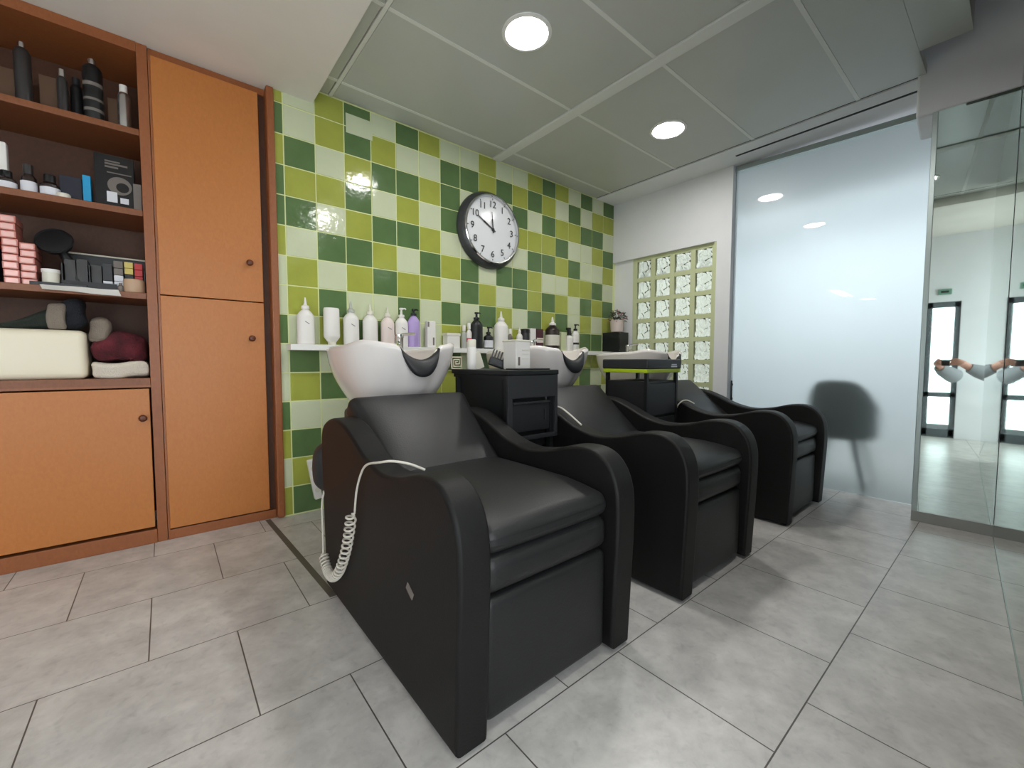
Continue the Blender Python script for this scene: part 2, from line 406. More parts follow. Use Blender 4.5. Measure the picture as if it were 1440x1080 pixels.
w4 = obj('window_added', MB().box(-17, -8.5, -13.7, -13.5, 2, 2.3).box(-17, -8.5, -13.7, -13.5, 11.7, 12).box(-17, -16.7, -13.7, -13.5, 2, 12).box(-8.8, -8.5, -13.7, -13.5, 2, 12).box(-12.9, -12.6, -13.7, -13.5, 2, 12), 'doorframe', kind='structure')  # invented window, unseen, added to let more daylight onto the left side
obj('pane', MB().box(-16.8, -8.7, -13.62, -13.58, 2.2, 11.8), 'pane', w4)

# ceilings
mb = MB()
XB, XE = [(1.62, 8.74), (9.24, 16.28)], 16.30
ys = [0, -1.0, -4.9, -8.45, -11.97, -15.5, -19.0, -22]
for xa, xb in XB:
    for i in range(len(ys)-1):
        if xb > 14 and ys[i+1] < -13.75:
            if ys[i] > -13: mb.box(xa, xb, -13.75, ys[i]-.02, HC, HC+.1, r=.015, seg=1); mb.box(xa, 14.7, -14.85, -13.75, HC, HC+.1); mb.box(xa, 12.9, ys[i+1]+.02, -14.85, HC, HC+.1)
            else: mb.box(xa, 12.9, ys[i+1]+.02, ys[i]-.02, HC, HC+.1, r=.015, seg=1)
        else: mb.box(xa, xb, ys[i+1]+.02, ys[i]-.02, HC, HC+.1, r=.015, seg=1)
for i in range(len(ys)-1): mb.box(.95, 1.46, ys[i+1]+.02, ys[i]-.02, HC, HC+.1, r=.015, seg=1)
struct('ceiling', mb, 'metal_ceiling')
mb = MB(); mb.box(8.76, 9.22, -22, 0, HC-.05, HC+.06, r=.02); mb.box(1.48, 1.6, -22, 0, HC-.03, HC+.06, r=.01)
mb.box(.9, 12.9, -22, 0, HC+.1, HC+.25); mb.box(12.9, 16.3, -13.75, 0, HC+.1, HC+.25); mb.box(12.9, 14.7, -14.85, -13.75, HC+.1, HC+.25)
for y in ys[1:-1]:
    for xa, xb in XB+[(.95, 1.5)]: mb.box(xa, min(xb, 12.9) if y < -14 else xb, y-.06, y+.06, HC-.012, HC+.06)
struct('trim_1', mb, 'ceiling_bar')
mb = MB(); mb.box(-46, .95, -22, 2.6, HP, HP+.9); struct('ceiling_soffit', mb, 'soffit')
mb = MB(); mb.box(16.36, 18.6, -13.6, 0, HC-.04, HC+.3); struct('ceiling_strip', mb, 'plaster')
mb = MB(); mb.box(16.28, 16.38, -13.6, 0, HC+.02, HC+.3); mb.box(17.1, 17.22, -14, -7.4, HC-.055, HC-.03); struct('trim_2', mb, 'gap')
# ceiling void around the pillar head, and the plastered pillar head above the mirror
mb = MB(); mb.box(12.6, 19, -22, -13.4, 16.9, 17.1); mb.box(12.6, 12.9, -22, -14.85, HC+.1, 16.9); mb.box(12.9, 14.7, -14.85, -14.7, HC+.25, 16.9); mb.box(14.6, 14.7, -14.7, -13.75, HC+.25, 16.9); mb.box(14.7, 19, -13.6, -13.4, HC+.25, 16.9)
struct('ceiling_void', mb, 'plaster')
RMH = Matrix.Translation((16.42, -15.79, 0)) @ Matrix.Rotation(math.radians(3.5), 4, 'Z')
mb = MB(); mb.box(-.06, 2.1, -.05, 2.26, 13.55, 16.9, r=.07, seg=3, mx=RMH)
struct('pillar_head', mb, 'plaster')
# dark strip let into the floor
mb = MB(); mb.add([(-.86, .1, .004), (-.70, .1, .004), (-.42, -6.2, .004), (-.58, -6.2, .004)], [(0, 1, 2, 3)])
struct('trim_3', mb, 'strip')

# glass block window
win = bpy.data.objects.new('window_1', None); COL.objects.link(win); win['kind'] = 'structure'; win['_o'] = (18.3, -4, 0); win.location = Vector((18.3, -4, 0))*T
yb = [-1.43, -2.60, -3.78, -4.95, -6.08]; zb = [11.34-1.185*k for k in range(8)]
mb = MB()
for y in yb: mb.box(18.2, 18.5, y-.13, y+.13, zb[-1], 11.42)
for z in zb: mb.box(18.207, 18.49, -6.25, -1.4, z-.11, z+.12)
mb.box(18.02, 18.5, -6.5, -6.12, 3.0, 11.42)
obj('mortar_grid', mb, 'mortar', win)
for i in range(4):
    for k in range(7):
        y1, y0 = yb[i]-.10, yb[i+1]+.10; z1, z0 = zb[k]-.09, zb[k+1]+.09
        obj('glass_block', MB().cushion(18.26, 18.46, y0, y1, z0, z1, .09, (.05, 0, 0), mid=6, n=3), 'block', win, origin=(18.35, (y0+y1)/2, (z0+z1)/2))

# frosted glass partition
gp = thing('glass_partition', 'tall frosted glass partition panel right of the glass-block window', 'partition', (18.36, -10.3, 0))
obj('pane', MB().add([(18.32, -6.95, .02), (18.32, -13.95, .02), (18.32, -13.95, 14.32), (18.32, -6.95, 14.58), (18.38, -6.95, .02), (18.38, -13.95, .02), (18.38, -13.95, 14.32), (18.38, -6.95, 14.58)],
    [(0, 1, 2, 3), (7, 6, 5, 4), (0, 4, 5, 1), (1, 5, 6, 2), (2, 6, 7, 3), (3, 7, 4, 0)]), 'frost', gp, smooth=0)
obj('top_track', MB().add([(18.2, -6.98, 14.58), (18.2, -14.0, 14.30), (18.2, -14.0, 14.52), (18.2, -6.98, 14.8), (18.5, -6.98, 14.58), (18.5, -14.0, 14.30), (18.5, -14.0, 14.52), (18.5, -6.98, 14.8)],
    [(0, 1, 2, 3), (7, 6, 5, 4), (0, 4, 5, 1), (1, 5, 6, 2), (2, 6, 7, 3), (3, 7, 4, 0)]), 'alu', gp, smooth=0)
obj('handle', MB().box(18.2, 18.28, -7.1, -7.02, 3.4, 4.5, r=.03).box(18.28, 18.33, -7.1, -7.02, 3.55, 3.65).box(18.28, 18.33, -7.1, -7.02, 4.25, 4.35), 'black', gp)

# mirror pillar and mirror wall (turned 3.5 degrees against the tiled wall)
A = math.radians(3.5); CM = Vector((16.42, -15.79, 0))
RM = Matrix.Translation(CM) @ Matrix.Rotation(A, 4, 'Z')      # local x: along the mirror wall, local y: along the pillar face
mp_ = thing('mirror_panel', 'tall mirror panel covering the face of the pillar right of the frosted glass', 'mirror', tuple(CM))
obj('mirror_glass', MB().box(-.02, .06, .0, 1.72, .36, 13.6, mx=RM), 'mirror', mp_, smooth=0)
obj('edge_profile', MB().box(-.03, .08, 1.72, 1.86, .1, 13.6, r=.02, mx=RM), 'alu', mp_)
obj('base_strip', MB().box(-.06, .08, -.02, 1.86, 0, .36, r=.02, mx=RM), 'basegrey', mp_)
mw = thing('wall_mirror_panel', 'wide wall mirror at the right edge meeting the mirror pillar in a corner', 'mirror', tuple(CM))
obj('mirror_glass', MB().box(-14.5, -.06, -.08, -.01, .06, HC-.02, mx=RM), 'mirror', mw, smooth=0)
obj('base_strip', MB().box(-14.5, -.06, -.08, .0, .0, .06, mx=RM), 'alu', mw)
struct('pillar', MB().box(.08, 1.9, -1.0, 1.86, 0, 13.6, mx=RM), 'plaster')
struct('wall_mirrors', MB().box(-14.6, .08, -.6, -.09, 0, HC-.02, mx=RM).box(-3.6, .08, -.6, -.02, HC-.02, 16.9, mx=RM), 'plaster')

# ------------------------------------------------------------------ ceiling lights
def downlight(x, y, h, label, m='lamp', r=.60):
    t = thing('ceiling_downlight', label, 'light', (x, y, h), 'round ceiling downlights')
    obj('trim_ring', MB().lathe([(r+.12, .0), (r+.12, -.03), (r+.02, -.05), (r-.02, -.02), (r-.02, .0)], (x, y, h), 40), 'white_paint', t)
    obj('diffuser', MB().lathe([(0, -.03), (r-.02, -.025), (r-.02, .0)], (x, y, h), 40), m, t)
    return t
downlight(5.02, -6.64, HC, 'round lit downlight in the ceiling panel above the nearest wash chair')
downlight(12.80, -6.55, HC, 'round lit downlight in the farther ceiling panel, near the frosted glass')
downlight(5.10, -13.75, HC, 'added round downlight out of view in the ceiling just behind the camera, above the mirror wall')  # extra lamp out of view, added to balance light on the right floor
downlight(-37.7, -1.9, HP, 'distant round ceiling lamp reflected in the frosted glass', m='lampdim', r=.9)
ft = thing('tube_light', 'twin tube ceiling light reflected as two short dashes in the frosted glass', 'light', (-27.5, -1.2, HP))
obj('housing', MB().box(-31, -24, -1.6, -.6, HP-.12, HP, r=.03), 'white_paint', ft)
for dy in (-.3, .3): obj('tube', MB().tube([(-30.8, -1.1+dy, HP-.2), (-24.2, -1.1+dy, HP-.2)], .1), 'lampdim', ft)

# ------------------------------------------------------------------ cupboards
YF = 0.15
def cupboard_shelves():
    t = thing('shelf_cupboard', 'built-in wooden cupboard with open shelves above a closed door, left edge', 'cupboard', (-6.2, 1, 0))
    mb = MB()
    mb.box(-3.66, -3.42, YF, 2.3, 0, HP-.01, r=.02)
    mb.box(-9.6, -9.4, YF, 2.3, 0, HP-.01)
    mb.box(-9.4, -3.66, YF, 2.3, 14.12, HP-.01)
    mb.box(-9.4, -3.66, YF-.03, .4, 0, .42, r=.02); mb.box(-9.4, -3.66, YF, .4, 4.66, 4.72)
    obj('frame', mb, 'frame_wood', t)
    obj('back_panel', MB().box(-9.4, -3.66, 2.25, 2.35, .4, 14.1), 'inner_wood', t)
    for h in (12.02, 9.76, 7.40): obj('shelf', MB().box(-9.4, -3.66, YF+.05, 2.25, h-.18, h, r=.02), 'shelf_wood', t)
    obj('shelf', MB().box(-9.4, -3.66, YF, 2.25, 4.70, 4.93, r=.02), 'shelf_wood', t)
    for xa, xb in ((-9.38, -3.7),):
        d = obj('door', MB().box(xa, xb, YF-.04, YF+.14, .5, 4.62, r=.02), 'door_wood', t)
        obj('knob', MB().lathe([(.04, 0), (.04, .1), (.095, .14), (.1, .19), (.06, .23), (0, .24)], n=16, mx=Matrix.Translation((-3.86, YF-.04, 3.78)) @ Matrix.Rotation(PI/2, 4, 'X')), 'knob', d)
cupboard_shelves()
def cupboard_tall():
    t = thing('tall_cupboard', 'tall built-in wooden cupboard with two stacked doors beside the tiled wall', 'cupboard', (-1.9, 1, 0))
    mb = MB()
    mb.box(-.50, -.27, -.12, 2.3, .04, HP-.01, r=.05, seg=3)
    mb.box(-3.41, -.5, YF+.1, 2.3, 14.18, HP-.01); mb.box(-3.41, -.5, YF, .4, 0, .3, r=.02)
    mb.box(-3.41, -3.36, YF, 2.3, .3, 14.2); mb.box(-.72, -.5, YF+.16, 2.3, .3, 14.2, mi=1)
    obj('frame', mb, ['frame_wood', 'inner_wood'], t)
    for z0, z1, kz in ((7.39, 14.16, 8.61), (.34, 7.36, 6.17)):
        d = obj('door', MB().box(-3.36, -.70, YF-.03, YF+.15, z0, z1, r=.02), 'door_wood', t)
        obj('knob', MB().lathe([(.04, 0), (.04, .1), (.095, .14), (.1, .19), (.06, .23), (0, .24)], n=16, mx=Matrix.Translation((-1.09, YF-.03, kz)) @ Matrix.Rotation(PI/2, 4, 'X')), 'knob', d)
cupboard_tall()

# ------------------------------------------------------------------ backwash chairs
def chair():
    t = thing('backwash_chair', 'nearest black backwash chair with white basin, standing in front', 'chair', (1.47, -8, 0), 'backwash chairs in a row')
    out = spline([(-5.45, 3.3, 0), (-5.5, 3.7, 0), (-5.75, 3.98, 0), (-6.35, 4.16, 0), (-7.0, 4.12, 0), (-7.6, 3.92, 0), (-8.3, 3.62, 0), (-9.0, 3.48, 0), (-9.7, 3.55, 0), (-10.4, 3.74, 0), (-10.95, 3.76, 0), (-11.33, 3.56, 0), (-11.55, 3.15, 0), (-11.6, 2.5, 0), (-11.55, 1.2, 0), (-11.5, .08, 0)], 5)
    poly = [(p.x, p.y) for p in out]+[(-5.65, .08)]
    for xa in (-.50, 2.88):
        obj('armrest', MB().prism(poly, xa, xa+.54, .07), 'leather_shaded', t)
    # body between the arms
    obj('base', MB().box(.02, 2.92, -11.1, -5.7, .12, 2.55, r=.05), 'leather_shaded', t)
    def sag(p):
        if p.z > 2.9: p.z -= .10*max(0, (-10.6-p.y))/.75
        return p
    obj('seat_cushion', MB().cushion(.06, 2.86, -11.42, -7.9, 2.62, 3.16, .2, (0, .06, .10), warp=sag), 'leather', t)
    obj('front_cushion', MB().cushion(.06, 2.86, -11.4, -10.9, 2.02, 2.64, .2, (0, .05, 0)), 'leather', t)
    obj('leg_rest', MB().cushion(.08, 2.84, -11.38, -11.0, .12, 2.0, .14, (0, .04, 0)), 'leather', t)
    mx = Matrix.Translation((1.50, -8.42, 2.92)) @ Matrix.Rotation(math.radians(38.5), 4, 'X')
    def taper(p):
        k = (p.y)/2.9
        p.x *= 1+.15*max(0, k)**2
        return p
    obj('backrest', MB().cushion(-1.42, 1.42, -.1, 2.80, -.62, 0, .2, (0, .05, .10), mx=mx, warp=taper), 'leather', t)
    obj('pedestal', MB().cushion(.75, 2.3, -5.6, -3.2, .0, 4.05, .15), 'black', t)
    obj('motor_cover', MB().cushion(-.5, .8, -5.5, -4.7, 2.15, 3.4, .3, (.1, 0, 0)), 'black_soft', t)
    # basin
    cx, cy = 1.84, -4.1
    def R(th):
        c, s = math.cos(th), math.sin(th); a = 1.60; b = 2.05 if c > 0 else 1.85; n = 2.8
        return (abs(s/a)**n+abs(c/b)**n)**(-1/n)
    def H(th):
        a = abs(math.degrees((th+PI) % (2*PI)-PI))
        h = 5.83+.12*math.exp(-((a-42)/16)**2)-.10*max(0, (a-90)/90)
        k = max(0, 1-(a/16)**2)
        return h-.42*k**.75
    N = 96
    rows = []
    def ring(fr, inner):
        out_ = []
        for k in range(N):
            th = 2*PI*k/N; r = R(th); h = H(th); hb = 3.75
            if not inner:
                # fr 0 bottom .. 1 rim
                s_ = 1-fr; rr = r*(1-.60*s_**1.9); z = hb+(h-hb)*fr
                a = abs(math.degrees((th+PI) % (2*PI)-PI))
                rr -= .16*math.exp(-(a/26)**2)*math.sin(PI*min(1, fr*1.05))**.8
            else:
                s_ = 1-fr; rr = (r-.17)*(1-.60*s_**2.2); z = hb+.75+(h-.02-hb-.75)*fr
                if fr == 1: z = h-.02
            out_.append((cx+rr*math.sin(th), cy-rr*math.cos(th), z))
        return out_
    for f in [0, .1, .2, .3, .4, .5, .6, .7, .8, .88, .95, .985]: rows.append(ring(f, False))
    top = []
    for k in range(N):
        th = 2*PI*k/N; r = R(th)-.085; top.append((cx+r*math.sin(th), cy-r*math.cos(th), H(th)+.03))
    rows.append(top)
    for f in [1, .95, .85, .7, .55, .4, .25, .1, 0]: rows.append(ring(f, True))
    mb = MB().grid(rows, closed=True); mb.f.append(list(range(N))); mb.m.append(0)
    nb = len(rows)-1; mb.f.append([nb*N+k for k in range(N)]); mb.m.append(0)
    bas = obj('basin', mb, 'ceramic', t, smooth=60)
    rows = []
    for i in range(25):
        th = math.radians(-15.5+31*i/24); e = max(.05, 1-abs((i-12)/12)**3)
        r = R(th)-.07; h = H(th)-.02; row = []
        for k in range(14):
            q = 2*PI*k/14
            rr = r+.15*math.cos(q)*(.5+.5*e)+.08*e; z = h-.14*e+.21*math.sin(q)*(.15+.85*e)-(.10*e*math.cos(q))
            row.append((cx+rr*math.sin(th), cy-rr*math.cos(th), z))
        rows.append(row)
    mb = MB().grid(rows, closed=True); mb.f.append(list(range(14))); mb.m.append(0); mb.f.append([24*14+k for k in range(14)]); mb.m.append(0)
    obj('neck_rest', mb, 'black_soft', bas, smooth=60)
    mb = MB(); mb.lathe([(.17, 0), (.17, .1), (.13, .14), (.13, .55), (.15, .6), (.14, .68), (0, .7)], (2.62, -3.1, 5.62), 16)
    mb.tube([(2.62, -3.1, 6.22), (2.7, -3.2, 6.3), (3.05, -3.4, 6.33)], [.07, .055, .04]); mb.tube([(2.62, -3.1, 5.95), (2.4, -3.5, 6.0), (2.32, -3.7, 5.88)], .07)
    obj('mixer_tap', mb, 'chrome', bas)
    return t
c1 = chair()
sc = obj('scuff_mark', MB().box(-.512, -.50, -10.3, -10.06, 1.79, 1.92, r=.004, mx=Matrix.Translation((-.5, -10.18, 1.86)) @ Matrix.Rotation(.5, 4, 'X') @ Matrix.Translation((.5, 10.18, -1.86))), 'greycard', c1)
c2 = copy_tree(c1, (5.88, 0, 0), 'middle black backwash chair with white basin, between the two trolleys')
c3 = copy_tree(c1, (12.72, 0.05, 0), 'farthest black backwash chair with white basin, beside the frosted glass')
for c in (c2, c3):
    for ch in list(c.children):
        if ch.name.startswith('scuff'): bpy.data.objects.remove(ch)

# coiled control cables
def cable_main():
    a = spline([(-.1, -9.95, 3.66), (-.3, -9.8, 3.76), (-.5, -9.6, 3.80), (-.6, -9.3, 3.74), (-.6, -8.7, 3.58), (-.6, -8.4, 3.35), (-.6, -8.15, 2.96), (-.6, -8.02, 2.5)], 6)
    coil = spline([(-.66, -8.02, 2.5), (-.66, -7.88, 2.12), (-.66, -7.62, 1.6), (-.66, -7.2, 1.05), (-.66, -6.75, .74), (-.66, -6.35, .74), (-.66, -6.05, 1.0)], 60)
    pts = list(a); n = len(coil)
    for i, p in enumerate(coil):
        d = (coil[min(i+1, n-1)]-coil[max(i-1, 0)]).normalized(); e1 = Vector((1, 0, 0)); e2 = d.cross(e1)
        loose = 1-min(1, i/(n*.22)); ph = 2*PI*(27*(i/n)**1.25)
        r = .09*min(1, i/8)*min(1, (n-1-i)/8)
        pts.append(p+r*(math.cos(ph)*e1+math.sin(ph)*e2))
    pts += spline([coil[-1], (-.62, -5.9, 1.5), (-.58, -5.75, 2.1), (-.4, -5.5, 2.5)], 5)
    tag(obj('coiled_cable', MB().tube(pts, .021, 6), 'cable'), 'white coiled cable hanging over the left arm of the nearest chair', 'cable')
cable_main()
tag(obj('coiled_cable', MB().tube(spline([(5.65, -7.3, 4.1), (5.62, -7.6, 4.05), (5.6, -8.0, 3.86), (5.6, -8.35, 3.66)], 6), .025, 6), 'cable'), 'short white cable lying on the left arm of the middle chair', 'cable')
pts = []
for i in range(40): pts.append((12.12+.05*math.cos(i*1.4), -7.45+.05*math.sin(i*1.4), 2.7+i*.012))
pts += spline([(12.1, -7.5, 3.3), (12.1, -7.65, 3.75), (12.3, -7.85, 3.93), (12.5, -8.1, 3.8)], 6)
tag(obj('coiled_cable', MB().tube(pts, .025, 6), 'cable'), 'white coiled cable looped over the left arm of the farthest chair', 'cable')
# power strip leaning on the wall
ps = thing('power_strip', 'white power strip leaning against the tiles behind the nearest chair', 'power strip', (.65, -.2, .4))
mx = Matrix.Translation((.68, -.13, 1.22)) @ Matrix.Rotation(math.radians(-9), 4, 'Y')
obj('housing', MB().box(-.13, .13, -.12, .1, -.75, .72, r=.04, mx=mx), 'white', ps)
for dz in (-.4, 0, .4): obj('socket', MB().lathe([(.09, 0), (.09, .015), (.07, .02), (.0, .012)], n=16, mx=mx @ Matrix.Translation((0, -.12, dz)) @ Matrix.Rotation(PI/2, 4, 'X')), 'offwhite', ps)

# ------------------------------------------------------------------ trolleys
def trolley_black():
    t = thing('salon_trolley', 'black salon trolley with stepped top between the nearest and middle chairs', 'trolley', (4.4, -6.3, 0), 'salon trolleys')
    obj('top_tray', MB().box(3.46, 5.36, -7.7, -4.95, 5.06, 5.2, r=.03).box(3.52, 5.34, -7.6, -5.0, 4.96, 5.08), 'black', t)
    mb = MB()
    for x in (3.6, 5.2):
        for y in (-7.5, -5.15): mb.box(x-.07, x+.07, y-.07, y+.07, .25, 5.0)
    mb.box(3.55, 5.28, -7.55, -5.1, .5, .62, r=.02); mb.box(3.62, 5.2, -7.3, -5.12, 3.0, 4.97)
    mb.box(3.55, 5.28, -7.55, -5.1, 2.1, 2.2, r=.02)
    obj('frame', mb, 'black', t)
    mb = MB(); y0, y1 = -7.68, -7.58
    mb.box(3.5, 5.34, y0, y1, 4.45, 5.06, r=.02); mb.box(3.5, 3.66, y0, y1, 3.35, 4.46, r=.02); mb.box(5.22, 5.34, y0, y1, 3.35, 4.46, r=.02); mb.box(3.5, 5.34, y0, y1, 3.30, 3.42, r=.02)
    obj('front_frame', mb, 'darkgrey', t)
    d = obj('drawer', MB().box(3.70, 5.16, -7.55, -7.3, 3.5, 4.28, r=.05), 'black_soft', t)
    obj('handle', MB().box(3.75, 5.1, -7.62, -7.54, 4.28, 4.34, r=.01).box(4.92, 4.97, -7.58, -7.54, 3.8, 4.1, r=.01), 'darkgrey', d)
    for x in (3.6, 5.2):
        for y in (-7.5, -5.15): obj('caster', MB().lathe([(0, -.05), (.12, -.05), (.12, .05), (0, .05)], n=14, mx=Matrix.Translation((x, y, .125)) @ Matrix.Rotation(PI/2, 4, 'Y')), 'black', t)
trolley_black()
def trolley_lime():
    t = thing('salon_trolley', 'dark trolley with lime green band under its tray between the middle and far chairs', 'trolley', (10.9, -6.7, 0), 'salon trolleys')
    obj('top_tray', MB().box(9.78, 12.12, -7.74, -5.75, 5.16, 5.52, r=.05, seg=3), 'darkgrey', t)
    obj('lime_band', MB().box(9.80, 12.10, -7.72, -5.77, 5.02, 5.17, r=.03), 'lime', t)
    for x in (9.95, 11.95):
        for y in (-7.6, -5.9): obj('post', MB().box(x-.06, x+.06, y-.06, y+.06, .3, 5.05), 'black', t)
    obj('body', MB().box(9.9, 11.98, -7.55, -5.9, .6, 4.72, r=.04), 'black_soft', t)
    obj('drawer', MB().box(9.98, 11.9, -7.63, -7.5, 3.45, 4.62, r=.03), 'darkgrey', t)
    obj('drawer', MB().box(9.98, 11.9, -7.63, -7.5, 2.1, 3.35, r=.03), 'darkgrey', t)
    obj('label_plate', MB().box(11.35, 11.75, -7.76, -7.73, 5.22, 5.28).box(11.38, 11.72, -7.76, -7.73, 5.31, 5.34), 'label_white', t)
    for x in (9.95, 11.95):
        for y in (-7.6, -5.9): obj('caster', MB().lathe([(0, -.05), (.14, -.05), (.14, .05), (0, .05)], n=14, mx=Matrix.Translation((x, y, .145)) @ Matrix.Rotation(PI/2, 4, 'Y')), 'black', t)
trolley_lime()
HT = 5.2
# things on the black trolley
t = thing('spray_bottle', 'slim white bottle standing on the black trolley', 'bottle', (3.78, -5.6, HT))
obj('body', MB().lathe([(.13, 0), (.14, .03), (.14, .62), (.125, .66)], (3.78, -5.6, HT), 18), 'white', t)
obj('cap', MB().lathe([(.13, .66), (.13, .86), (.11, .89), (0, .89)], (3.78, -5.6, HT), 18), 'offwhite', t)
pts = []
for (a, b) in [(-.17, -.15), (-.17, .17), (.17, .17), (.17, -.11), (-.10, -.11), (-.10, .10), (.10, .10), (.10, -.04), (-.03, -.04), (-.03, .04), (.04, .04)]: pts.append((3.62+a, -5.0, HT+.19+b))
tag(obj('wire_spiral', MB().tube(pts, .022, 6).box(3.44, 3.8, -5.06, -4.97, HT, HT+.03), 'cream'), 'small cream square-spiral holder at the back corner of the black trolley', 'holder')
t = thing('hair_comb', 'black wide-tooth comb standing teeth up on the black trolley', 'comb', (4.35, -6.0, HT))
mx = Matrix.Translation((4.35, -6.0, HT)) @ Matrix.Rotation(math.radians(-35), 4, 'Z') @ Matrix.Rotation(math.radians(20), 4, 'Y')
obj('handle', MB().cushion(-.26, .26, -.06, .06, .06, .34, .05, mx=mx, mid=3), 'black', t)
mb = MB()
for k in range(6): mb.box(-.24+k*.09, -.20+k*.09, -.03, .03, .32, .56, mx=mx)
obj('teeth', mb, 'black', t)
tag(obj('folded_card', MB().box(3.98, 4.28, -5.58, -5.5, HT, HT+.52, r=.01, mx=Matrix.Translation((4.1, -5.5, HT)) @ Matrix.Rotation(-.35, 4, 'Y') @ Matrix.Translation((-4.1, 5.5, -HT))), 'offwhite'), 'grey-white card leaning behind the white bottle on the black trolley', 'card')
t = thing('white_dispenser', 'white box-shaped dispenser standing on the front of the black trolley', 'dispenser', (4.85, -6.6, HT))
obj('body', MB().box(4.42, 4.98, -6.9, -6.3, HT, HT+.84, r=.04), 'white', t)
obj('lid', MB().box(4.40, 5.0, -6.92, -6.28, HT+.80, HT+.86, r=.02), 'offwhite', t)
obj('slot', MB().box(4.5, 4.56, -6.92, -6.89, HT+.12, HT+.36), 'greycard', t)
obj('lines', MB().box(4.66, 4.92, -6.915, -6.89, HT+.55, HT+.58).box(4.66, 4.9, -6.915, -6.89, HT+.45, HT+.47).box(4.66, 4.92, -6.915, -6.89, HT+.3, HT+.32), 'offwhite', t)
tag(obj('black_tray', MB().box(4.0, 5.2, -7.5, -6.95, HT, HT+.04, r=.015), 'black_soft'), 'thin black tray lying on the front edge of the black trolley', 'tray')

# ------------------------------------------------------------------ wall shelf and its bottles
HS = 6.0
ws = thing('wall_shelf', 'long white shelf fixed along the tiled wall behind the basins', 'shelf', (8.9, -.3, HS))
obj('board', MB().box(-.08, 17.95, -.62, -.005, HS-.2, HS, r=.015), 'white_paint', ws)
def bottle(x, w, h, m, top, label, cat='bottle', band=None, y=-.32, base=HS, capm=None, flat=.8, name='shampoo_bottle', mark=True, group='bottles on the wall shelf', tall=.26):
    t = thing(name, label, cat, (x, y, base), group)
    r = w/2; hb = h*(1-tall)
    prof = [(r*.9, 0), (r, .03), (r, hb*.80), (r*.95, hb*.84), (r*.72, hb*.92), (r*.46, hb*.985), (r*.36, hb+.0), (r*.34, hb+.03)]
    obj('body', MB().lathe(prof, (x, y, base), 24, sy=flat), m, t)
    c = capm or m; z = base+hb+.03
    if top == 'nozzle': obj('nozzle', MB().lathe([(r*.46, -.01), (r*.44, .09), (r*.2, .14), (r*.08, h*tall-.04), (0, h*tall-.03)], (x, y, z), 16), c, t)
    elif top == 'pump':
        mb = MB().lathe([(r*.45, -.01), (r*.45, .08), (r*.18, .1), (r*.15, h*tall-.13), (r*.3, h*tall-.12), (r*.3, h*tall-.05), (0, h*tall-.04)], (x, y, z), 16)
        mb.tube([(x, y, z+h*tall-.08), (x+.1, y-.12, z+h*tall-.08), (x+.12, y-.15, z+h*tall-.12)], .03, 8); obj('pump', mb, c, t)
    elif top == 'cap': obj('cap', MB().lathe([(r*.6, -.02), (r*.6, h*tall-.06), (r*.5, h*tall-.03), (0, h*tall-.03)], (x, y, z), 18), c, t)
    elif top == 'trigger':
        mb = MB().lathe([(r*.5, -.01), (r*.42, h*tall*.5), (r*.3, h*tall*.8)], (x, y, z), 14); mb.box(x-.22, x+.1, y-.06, y+.06, z+h*tall*.65, z+h*tall, r=.03); mb.box(x-.14, x-.1, y-.03, y+.03, z, z+h*tall*.7, r=.01); obj('trigger', mb, c, t)
    if band: obj('label', MB().lathe([(r*1.01, hb*band[1]), (r*1.01, hb*band[2])], (x, y, base), 24, cap=False, sy=flat), band[0], t)
    if mark:
        mb = MB(); mx = Matrix.Translation((x, y-r*flat*1.0-.004, base+hb*.62)) @ Matrix.Rotation(.55, 4, 'Y')
        mb.box(-.08, .08, -.004, .006, -.009, .009, mx=mx); obj('mark', mb, 'label_mark', t)
    return t
bottle(.47, .56, 1.62, 'white', 'nozzle', 'leftmost white nozzle bottle on the shelf end beside the cupboard')
t = thing('squeeze_bottle', 'white bottle standing upside down on its cap, second from the left on the shelf', 'bottle', (1.33, -.32, HS), 'bottles on the wall shelf')
obj('cap', MB().lathe([(.13, 0), (.14, .1), (.15, .13)], (1.33, -.32, HS), 20), 'offwhite', t)
obj('body', MB().lathe([(.16, .13), (.27, .28), (.28, .34), (.27, 1.27), (.25, 1.32), (0, 1.33)], (1.33, -.32, HS), 24, sy=.75), 'white', t)
bottle(2.02, .56, 1.62, 'white', 'nozzle', 'white pointed nozzle bottle, third from the left on the shelf', capm='clear')
bottle(2.73, .56, 1.58, 'white', 'nozzle', 'white bottle with cone nozzle, fourth from the left, without a dark mark', mark=False, capm='offwhite')
bottle(3.42, .53, 1.52, 'pinkwhite', 'nozzle', 'pinkish-white nozzle bottle between two plain white bottles', capm='offwhite')
bottle(4.00, .53, 1.56, 'white', 'pump', 'white pump bottle directly left of the lilac bottle')
bottle(4.53, .52, 1.56, 'lilac', 'pump', 'lilac bottle with black pump on the wall shelf', capm='black', mark=False, tall=.2)
t = thing('cream_tube', 'narrow white tube with grey side standing right of the lilac bottle', 'tube', (5.27, -.32, HS), 'bottles on the wall shelf')
obj('body', MB().box(5.08, 5.48, -.45, -.2, HS, HS+1.1, r=.05), 'white', t)
obj('label', MB().box(5.33, 5.40, -.456, -.44, HS+.1, HS+.42), 'greycard', t); obj('label', MB().box(5.10, 5.17, -.456, -.44, HS+.85, HS+1.06), 'greycard', t)
t = thing('cream_box', 'small squat white box on the shelf right of the nearest basin', 'box', (6.3, -.32, HS), 'bottles on the wall shelf')
obj('body', MB().box(5.98, 6.62, -.52, -.12, HS, HS+.6, r=.03), 'white', t)
obj('lid', MB().box(5.96, 6.64, -.54, -.10, HS+.52, HS+.64, r=.02), 'offwhite', t)
bottle(6.95, .26, 1.02, 'clear', 'cap', 'slim clear bottle left of the tall black pump bottle', mark=False, capm='white')
